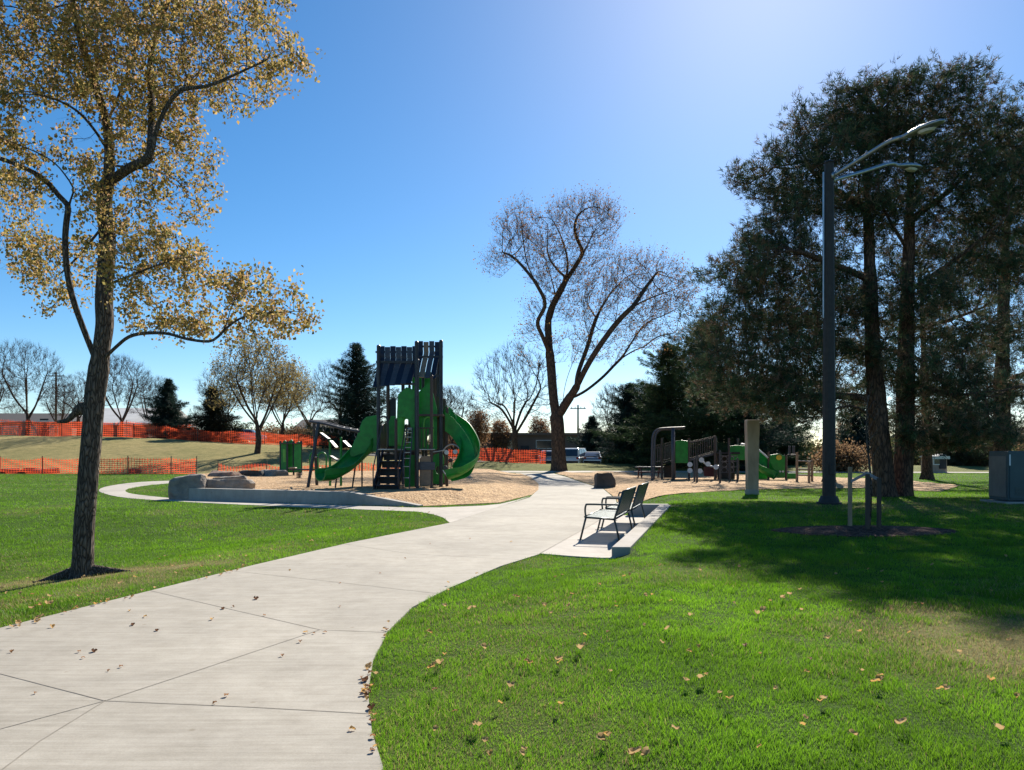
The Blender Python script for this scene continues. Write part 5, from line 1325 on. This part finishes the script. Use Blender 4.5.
for k in range(5): MB().tube([T(420+k*3.1, 449, -.55), T(420+k*3.1, 428, -.55)], .018, 6).build('baluster', 'play_brown', tw)
MB().tube([T(418, 428, -.55), T(434, 428, -.55)], .025, 6).build('guard_rail', 'play_brown', tw)
for k in range(4): MB().tube([T(397+k*.1, 392+k*11, 1.4), T(409, 392+k*11, 1.4)], .02, 6).build('rung', 'play_post', tw)
# bright green curved rock climber
m2 = MB(); ln = arc([T(401.5, 446, -.35), T(399.5, 436, -.25), T(399.5, 424, -.1), T(401, 417, .02)], 5); vs = []
for i, q in enumerate(ln):
    w = .13+.05*math.sin(i/len(ln)*PI)
    vs += [q+Vector((-w, 0, 0)), q+Vector((w, .02, 0)), q+Vector((w, .09, 0)), q+Vector((-w, .07, 0))]
k = len(ln); m2.add(vs, [(i*4+j, i*4+(j+1) % 4, i*4+4+(j+1) % 4, i*4+4+j) for i in range(k-1) for j in range(4)]+[(3, 2, 1, 0), tuple(range(4*k-4, 4*k))]); m2.build('curved_climber', 'play_light_green', tw, smooth=True)
# loop rail on the platform
MB().tube(arc([T(424, 447, -.1), T(424, 424, -.1), T(426, 418, -.1), T(430, 417.5, -.1), T(433, 422, -.1), T(433, 447, -.1)], 6), .025, 8).build('loop_rail', 'play_light_green', tw, smooth=True)
MB().tube(arc([T(378, 447, -.1), T(378.5, 424, -.1), T(381, 417, -.1), T(386, 417, -.1), T(388, 424, -.1), T(388, 447, -.1)], 6), .028, 8).build('loop_rail', 'play_post', tw, smooth=True)
# arched ladder
lad = MB(); rl = []
for sx in (0, 6.5):
    c = arc([TG(403+sx, -1.3), T(403.5+sx, 462, -1.15), T(405+sx, 445, -.8), T(407.0+sx*.8, 431, -.3), T(408+sx*.7, 428, .05)], 6); rl.append(c); lad.tube(c, .022, 8)
ladder = lad.build('ladder', 'play_grey', tw, smooth=True)
for i in range(3, len(rl[0])-1, 2): MB().tube([rl[0][i], rl[1][i]], .016, 6).build('rung', 'galvanised', ladder)
# stairs
st = MB(); N = 5; zg = TG(390, -1.6).z+.1
for sx in (379.5, 402.5):
    x = (sx-CX)*(TD-.8)/F
    st.prism([(x-.03, TD-1.9, zg+.0), (x-.03, TD-1.7, zg-.05), (x-.03, TD+.0, zd-.22), (x-.03, TD+.0, zd+.06), (x-.03, TD-1.8, zg+.3)], (.05, 0, 0))
stairs = st.build('stairs', 'play_black', tw)
for k in range(N):
    t = (k+.5)/N; z = zg+(zd-zg)*t; y = TD-1.85+1.85*t; xa, xb = (380.2-CX)*(TD-.8)/F, (401.8-CX)*(TD-.8)/F
    MB().box(((xa+xb)/2, y, z), (xb-xa, .3, .035)).build('step', 'play_navy', stairs)
    MB().box(((xa+xb)/2, y+.13, z-.13), (xb-xa, .02, .22)).build('riser', 'play_black', stairs)
for sx in (379, 403):
    x = (sx-CX)*(TD-.8)/F
    MB().tube(arc([(x, TD-1.95, zg+.1), (x, TD-1.95, zg+.75), (x, TD-1.7, zg+.95), (x, TD-.1, zd+.9), (x, TD+0.05, zd+.6)], 5), .022, 8).build('handrail', 'play_brown', stairs, smooth=True)
# slides: trough swept along a curve
def slide(ctr, wid, side, name, mat, parent=tw, upv=None, th=.03):
    ln = arc(ctr, 7); m2 = MB(); vs = []; prof = []
    M_ = 12
    for k in range(M_+1):
        a = PI*k/M_; prof.append((-math.cos(a), 1-math.sin(a)**.6))
    for i, q in enumerate(ln):
        d = (ln[min(i+1, len(ln)-1)]-ln[max(i-1, 0)]).normalized(); sx = d.cross(Vector((0, 0, 1))).normalized(); up = sx.cross(d).normalized()
        w = wid(i/(len(ln)-1)) if callable(wid) else wid; sd2 = side(i/(len(ln)-1)) if callable(side) else side
        row = [q+sx*u*w/2+up*v*sd2 for u, v in prof]; row2 = [q+sx*u*(w/2+th)+up*(v*sd2-th*(1 if 0 < k_ < M_ else 0)) for k_, (u, v) in enumerate(prof)]
        vs += row+row2[::-1]
    R_ = 2*(M_+1); k = len(ln)
    fs = [(i*R_+j, i*R_+(j+1) % R_, i*R_+R_+(j+1) % R_, i*R_+R_+j) for i in range(k-1) for j in range(R_)]+[tuple(range(R_)), tuple(range(k*R_-1, (k-1)*R_-1, -1))]
    m2.add(vs, [f[::-1] for f in fs]); return m2.build(name, mat, parent, smooth=False)
slide([T(379, 450, 1.0), T(371, 451, .9), T(360, 458, .4), T(350, 466, -.2), T(341, 474, -.7), T(332, 479.5, -1.0), T(320, 480.5, -1.3)], .78, lambda t: .55 if t < .25 else .33+.1*math.sin(t*9), 'double_slide', 'play_green')
panel([(366, 452), (350, 458), (345, 464), (353, 444), (358, 433), (362, 421), (366, 417), (377, 415), (377, 452)], .45, .05, 'slide_hood', 'play_green')
panel([(369, 452), (369, 422), (373, 418), (377, 416), (377, 452)], 1.5, .05, 'slide_hood', 'play_green')
MB().tube([TG(335, -.6), T(337, 474, -.5)], .03, 6).build('slide_support', 'play_post', tw)
m2 = MB(); m2.tube([TG(362, .3), T(362, 458, .4)], .03, 6); m2.tube([TG(352, 0), T(356, 462, .2)], .03, 6); m2.build('slide_support', 'play_post', tw)
# right spiral slide: sweeps out to the right and back
slide([T(440, 414, 1.2), T(448, 419, 1.3), T(457, 428, 1.2), T(465, 440, .7), T(469.5, 453, .2), T(468, 466, -.3), T(460, 475, -.6), T(449, 479, -.6)], lambda t: .62+.1*t, lambda t: .34, 'spiral_slide', 'play_green')
def wallband(top, bot, th, name, mat):
    m2 = MB(); a = arc(top, 6); b = arc(bot, 6); vs = []
    for p_, q_ in zip(a, b): vs += [p_, q_, q_+Vector((0, th, 0)), p_+Vector((0, th, 0))]
    k = len(a); m2.add(vs, [(i*4+j, i*4+4+j, i*4+4+(j+1) % 4, i*4+(j+1) % 4) for i in range(k-1) for j in range(4)]+[(0, 1, 2, 3), tuple(range(4*k-1, 4*k-5, -1))]); return m2.build(name, mat, tw, smooth=False)
wallband([T(445, 412, .3), T(452, 417, .3), T(461, 427, .25), T(470, 441, .0), T(475, 456, -.2), T(474, 468, -.4), T(467, 477, -.6), T(452, 481.5, -.6)],
         [T(445, 431, .35), T(449, 434, .35), T(454, 440, .3), T(458.5, 448, .1), T(461, 458, -.1), T(460, 466, -.3), T(456, 473, -.5), T(449, 478, -.55)], .05, 'slide_side_wall', 'play_green')
# wheel of play discs between the posts
wc = T(452, 461, .1); whl = MB().tube([wc+Vector((math.cos(a)*.42, 0, math.sin(a)*.62)) for a in np.linspace(0, 2*PI, 25)], .025, 6, False).build('ring_climber', 'galvanised', tw, smooth=True)
for k, (dx, dz_) in enumerate(((-.2, .32), (.12, .34), (.22, .0), (-.05, .02), (.1, -.3), (-.25, -.25))):
    MB().tube([wc+Vector((dx, -.03, dz_)), wc+Vector((dx, .03, dz_))], .085, 14).build('disc', ('white_plastic', 'white_plastic', 'play_maroon', 'play_maroon', 'white_plastic', 'play_grey')[k], whl)
for a in range(6):
    MB().tube([wc, wc+Vector((math.cos(a*PI/3+.3)*.42, 0, math.sin(a*PI/3+.3)*.62))], .014, 6).build('spoke', 'play_maroon', whl)
# platform rails right
m2 = MB(); m2.tube([T(433, 452, -.5), T(446, 450, -.3)], .02, 6); m2.tube([T(417, 449.5, -.9), T(435, 449.5, -.9)], .02, 6); m2.tube([T(377, 449.5, -.1), T(403, 449.5, -.1)], .025, 6)
m2.build('rail', 'galvanised', tw)
for y in (395, 405, 415, 425, 435): MB().tube([T(436, y, 1.2), T(443.5, y-1, 1.2)], .02, 6).build('rung', 'play_post', tw)
# overhead bar with hanging handles left of the tower
m2 = MB(); m2.tube(arc([T(309, 421.5, 0), T(325, 424, .1), T(345, 429, .3), T(368, 433, .6)], 5), .05, 8); m2.tube(arc([T(311, 421.0, 1.0), T(327, 423, 1.1), T(347, 428, 1.1), T(369, 432, 1.3)], 5), .04, 8)
ob = m2.build('overhead_beam', 'play_grey', tw, smooth=True)
for k in range(9):
    t = k/8; a = T(311+52*t, 422+9*t, .05+.4*t); b = T(312+52*t, 421.5+9*t, 1.0+.2*t); MB().tube([a, b], .022, 6).build('rung', 'play_grey', ob)
for k in range(6):
    a = T(316+8*k, 423.5+1.5*k, .5); MB().tube(arc([a, a+Vector((-.06, 0, -.14)), a+Vector((0, 0, -.24)), a+Vector((.06, 0, -.14)), a], 4), .012, 5, False).build('hand_ring', 'play_grey', ob, smooth=True)
m2 = MB(); m2.tube([TG(307.5, -.3), T(318.5, 424, 0)], .06, 8); m2.tube([TG(317, 1.5), T(314, 422, 1.0)], .06, 8); m2.tube([TG(308, -.3)+Vector((.35, 0, 1.2)), TG(317, 1.5)+Vector((-.1, 0, 1.2))], .03, 6); m2.build('overhead_leg', 'play_post', tw)
# zig-zag step climber with green loops
for k, (ax, ay, bx, by) in enumerate(((321, 433, 329, 439), (331, 441, 337, 448), (331, 456, 339, 461), (344, 441, 350, 447))): MB().bar(T(ax, ay, .8), T(bx, by, .7), .2, .04).build('step_pod', 'play_grey', tw)
for px, top in ((330, 440), (341, 438)): post(px, top, .9, .045, 'play_green')
for (a, b) in ((309, 318), (317, 327)): MB().tube(arc([TG(a, 1.6), T(a+1, 468, 1.6), T(a+1, 456, 1.6), T((a+b)/2, 452.5, 1.6), T(b-1, 456, 1.6), T(b-1, 470, 1.6)], 5), .03, 8).build('green_loop', 'play_green', tw, smooth=True)

# ------------------------------------------------------------------ small play panel behind, left
SD = 43.0
def S(px, py, d=0.0): return P(px, py, SD+d)
def SG(px, d=0.0): x = (px-CX)*(SD+d)/F; return Vector((x, SD+d, hz(x, SD+d, HBED)-.05))
sp_ = thing('play_house', SG(291), 'small upright green play panel house on the wood chips, left of the play tower', 'play panel')
for a, b, top, mt, d in ((281, 287, 442, 'play_green', 0), (287.5, 293, 441, 'play_green', .3), (294, 301, 443, 'play_green', -.1)):
    MB().prism([S(a, 472.5, d), S(b, 472.5, d), S(b, top, d), S((a+b)/2+1, top-2, d), S(a, top+1.5, d)], (0, .07, 0)).build('panel', mt, sp_, bevel=.015)
MB().prism([S(283, 462, -.02), S(286, 462, -.02), S(286, 449, -.02), S(283, 449, -.02)], (0, -.03, 0)).build('play_sign', 'play_light_green', sp_)
for px, d in ((280.5, .1), (287.3, -.1), (293.6, .1), (301.3, 0)): MB().tube([SG(px, d), S(px, 441, d)], .055, 8).build('post', 'play_post', sp_)
MB().prism([S(279, 444, -.3), S(303, 444, -.3), S(303, 444, .8), S(279, 444, .8)], (0, 0, .05)).build('roof', 'play_brown', sp_)
rd = SG(307, -5); RDD = rd.y
def Q(px, py, d=0): return P(px, py, RDD+d)
rr_ = thing('spring_rider', Vector((rd.x-.4, rd.y, rd.z)), 'low dark spring rocker with a yellow seat end, right of the small green panel', 'spring rocker')
zc = rd.z+.05
MB().tube([Vector((rd.x-.4+.12*math.cos(a), rd.y+.12*math.sin(a), zc+a*.011)) for a in np.arange(0, 30, .5)], .018, 5).build('spring', 'play_black', rr_, smooth=True)
MB().box((rd.x-.1, rd.y, zc+.42), (1.5, .26, .07), 0, .02).build('beam', 'play_post', rr_)
MB().box((rd.x+.5, rd.y, zc+.50), (.34, .34, .07), 0, .02).build('seat', 'yellow_plastic', rr_)
MB().box((rd.x-.7, rd.y, zc+.50), (.34, .34, .07), 0, .02).build('seat', 'play_tan', rr_)
MB().tube(arc([(rd.x+.25, rd.y, zc+.45), (rd.x+.22, rd.y, zc+.8), (rd.x+.12, rd.y, zc+.84)], 4), .02, 6).build('handle', 'play_post', rr_)
# tall dark tilted spinner post before it
sg_ = G(284, 484, HBED)

# ------------------------------------------------------------------ far playground, right
YD = 43.0
def Yp(px, py, d=0.0): return P(px, py, YD+d)
def YG(px, d=0.0): x = (px-CX)*(YD+d)/F; return Vector((x, YD+d, hz(x, YD+d)-.08))
pg = thing('play_structure', YG(715), 'wide brown and green climbing structure with a railed bridge and green slide, behind the benches', 'play structure')
def ypost(px, top, d=0, r=.065, mat='play_brown'): return MB().tube([YG(px, d), Yp(px, top, d)], r, 8).build('post', mat, pg)
for px, top, d in ((662, 438, 1), (674, 432, 0), (674.5, 440, 2), (689, 438, 0), (689, 440, 2), (715, 436, 0), (716, 438, 2), (729, 438, 0), (738, 438, 1), (768.5, 452, 0), (786, 455, 0), (786.5, 455, 1.5)): ypost(px, top, d)
# railed bridges
def railing(a0, a1, b0, b1, n_, d, name='railing'):
    m2 = MB()
    for k in range(n_+1):
        t = k/n_; xb = a0[0]+(a1[0]-a0[0])*t; yb = a0[1]+(a1[1]-a0[1])*t; yt = b0[1]+(b1[1]-b0[1])*t; m2.tube([Yp(xb, yb, d), Yp(xb, yt, d)], .022, 5)
    m2.bar(Yp(a0[0], a0[1], d), Yp(a1[0], a1[1], d), .05); m2.bar(Yp(b0[0], b0[1], d), Yp(b1[0], b1[1], d), .05)
    return m2.build(name, 'play_brown', pg)
railing((653, 463), (673, 458), (654, 446), (673, 442), 8, 1.0); railing((655, 465), (674, 460), (656, 448), (674, 444), 8, 2.2)
railing((689, 458.5), (716, 451), (689, 442), (716, 436), 12, .1); railing((689, 459.5), (716, 452.5), (689, 443), (716, 437.5), 12, 1.6)
MB().prism([Yp(652, 465, 1), Yp(674, 460, 1), Yp(674, 460, 2.2), Yp(652, 465, 2.2)], (0, 0, -.1)).build('ramp', 'play_black', pg)
MB().prism([Yp(689, 459, .1), Yp(717, 452, .1), Yp(717, 452, 1.8), Yp(689, 459, 1.8)], (0, 0, -.12)).build('bridge', 'play_grey', pg)
MB().prism([Yp(716, 452, 0), Yp(740, 452, 0), Yp(740, 452, 2), Yp(716, 452, 2)], (0, 0, -.12)).build('deck', 'play_black', pg)
MB().prism([Yp(674, 460, 0), Yp(689, 460, 0), Yp(689, 460, 2), Yp(674, 460, 2)], (0, 0, -.12)).build('deck', 'play_black', pg)
for pts, mt, d, nm in (([(675.5, 463), (675.5, 441), (681, 440), (688, 441), (688, 463)], 'play_green', -.05, 'panel'), ([(730, 460), (730, 446), (737, 445), (746, 446), (746, 460)], 'play_green', .3, 'panel'),
                   ([(770, 478), (770, 455), (778, 453.5), (785, 456), (785, 478)], 'play_green', -.05, 'panel'), ([(787, 479), (787, 473), (797, 473), (797, 479)], 'play_green', .4, 'low_panel'),
                   ([(757, 479), (757, 467), (768, 463), (768, 479)], 'play_green', .6, 'low_panel'),
                   ([(735, 479), (717.5, 479), (717.5, 455), (735, 455)], 'play_black', 1.4, 'under_panel'), ([(674, 478), (664, 478), (664, 466), (674, 464)], 'play_black', 1.8, 'under_panel')):
    MB().prism([Yp(a, b, d) for a, b in pts], (0, .06, 0)).build(nm, mt, pg, bevel=.015)
MB().tube(arc([Yp(741, 444, 0), Yp(752, 446, 0), Yp(760, 451, -.1), Yp(768, 458, -.2)], 5), .05, 6).build('slide_rail', 'white_plastic', pg, smooth=True)
slide([Yp(741, 452, 1), Yp(749, 454, .8), Yp(757, 463, .3), Yp(764, 473, -.2), Yp(774, 479, -.5)], .8, .45, 'slide', 'play_green', pg)
MB().tube([Yp(779, 457.5, -.08), Yp(779, 457.5, -.14)], .15, 16).build('play_disc', 'yellow_plastic', pg)
for px, py in ((780, 471.5), (783, 471.5)): MB().tube([Yp(px, py, -.08), Yp(px, py, -.12)], .06, 10).build('play_knob', 'white_plastic', pg)
# crossbar gym arch at the left end
m2 = MB(); m2.tube(arc([YG(652, -1), Yp(652, 455, -1), Yp(653, 436, -1), Yp(657, 430, -1), Yp(664, 428.5, -1), Yp(685, 427.5, -1)], 6), .06, 8); m2.tube([YG(673, -1.2), Yp(673, 428, -1)], .09, 8); m2.tube(arc([YG(654, .6), Yp(655, 440, .6), Yp(660, 430.5, .6), Yp(670, 429.5, .6), Yp(684, 428.5, .6)], 6), .05, 8)
ar = m2.build('gym_arch', 'play_grey', pg, smooth=True)
for px in (661, 667, 673, 679): MB().tube([Yp(px, 428.6, -1), Yp(px, 429.6, .6)], .03, 6).build('rung', 'play_grey', ar)
# stepping pods, chain ladder and net rings
for px, top, d, nm in ((697, 455, -4.5, 1), (694.5, 458, -3.6, 1), (720, 450, -5.2, 1), (730, 452, -2.6, 1), (737.5, 458, -2.8, 1)): ypost(px, top, d, .055, 'play_post')
for px, py in ((690, 464.5), (690, 470.5), (700, 471), (701.5, 460), (708, 464), (716, 467)): MB().tube([Yp(px, py, -1.0), Yp(px, py, -1.08)], .14, 14).build('step_disc', 'white_plastic', pg)
MB().tube(arc([Yp(701, 460, -1), Yp(706, 464, -1), Yp(712, 466.5, -1), Yp(719, 466, -1)], 5), .05, 6).build('curved_rail', 'white_plastic', pg, smooth=True)
for k in range(3):
    for j in range(2):
        c = Yp(724.5+j*6.5, 459+k*5.5, -1.4); MB().tube([c+Vector((math.cos(a)*.15, 0, math.sin(a)*.13)) for a in np.linspace(0, 2*PI, 15)], .02, 5, False).build('net_ring', 'play_grey', pg, smooth=True)
m2 = MB()
for y in (456, 461.5, 467, 472.5): m2.tube([Yp(720, y, -1.4), Yp(738, y, -1.4)], .02, 5)
m2.build('net_rope', 'play_grey', pg)
MB().prism([Yp(704, 476, .5), Yp(704, 467, .5), Yp(717, 466, .5), Yp(717, 477, .5)], (0, .06, 0)).build('under_panel', 'play_maroon', pg)
# picnic-like low bench left of the arch
pt = thing('picnic_table', YG(650, 3), 'small maroon picnic table at the left end of the far playground', 'picnic table')
c = YG(650, 3)
MB().box(c+Vector((0, 0, .75)), (1.7, .75, .06), 0, .01).build('table_top', 'play_grey', pt)
for s in (-1, 1): MB().box(c+Vector((0, s*.65, .46)), (1.7, .28, .05), 0, .01).build('bench_seat', 'play_maroon', pt)
for s in (-1, 1):
    m2 = MB(); m2.bar(c+Vector((s*.6, -.7, .05)), c+Vector((s*.6, -.25, .74)), .07); m2.bar(c+Vector((s*.6, .7, .05)), c+Vector((s*.6, .25, .74)), .07); m2.bar(c+Vector((s*.6, -.75, .43)), c+Vector((s*.6, .75, .43)), .06); m2.build('leg', 'play_maroon', pt)
# timber frame right of the slide
tf = thing('timber_frame', YG(806, -3), 'low brown timber post and rail frame between the green slide and the lamp post', 'play frame')
for px, top, d in ((797, 452, -3), (809, 462, -4.5), (812, 460, -2.0)): MB().tube([YG(px, d), Yp(px, top, d)], .07, 8).build('post', 'play_tan', tf)
for y in (461, 469, 475): MB().tube([Yp(797, y, -3), Yp(812, y+.5, -2)], .04, 6).build('rail', 'play_brown', tf)
for px in (789.5, 793.5): MB().box(Yp(px, 450, -1), (.12, .1, .45), 0, .02).build('marker', 'play_grey', tf)
MB().bar(Yp(788, 454.5, -1), Yp(797.5, 455, -3), .06).build('rail', 'play_brown', tf)
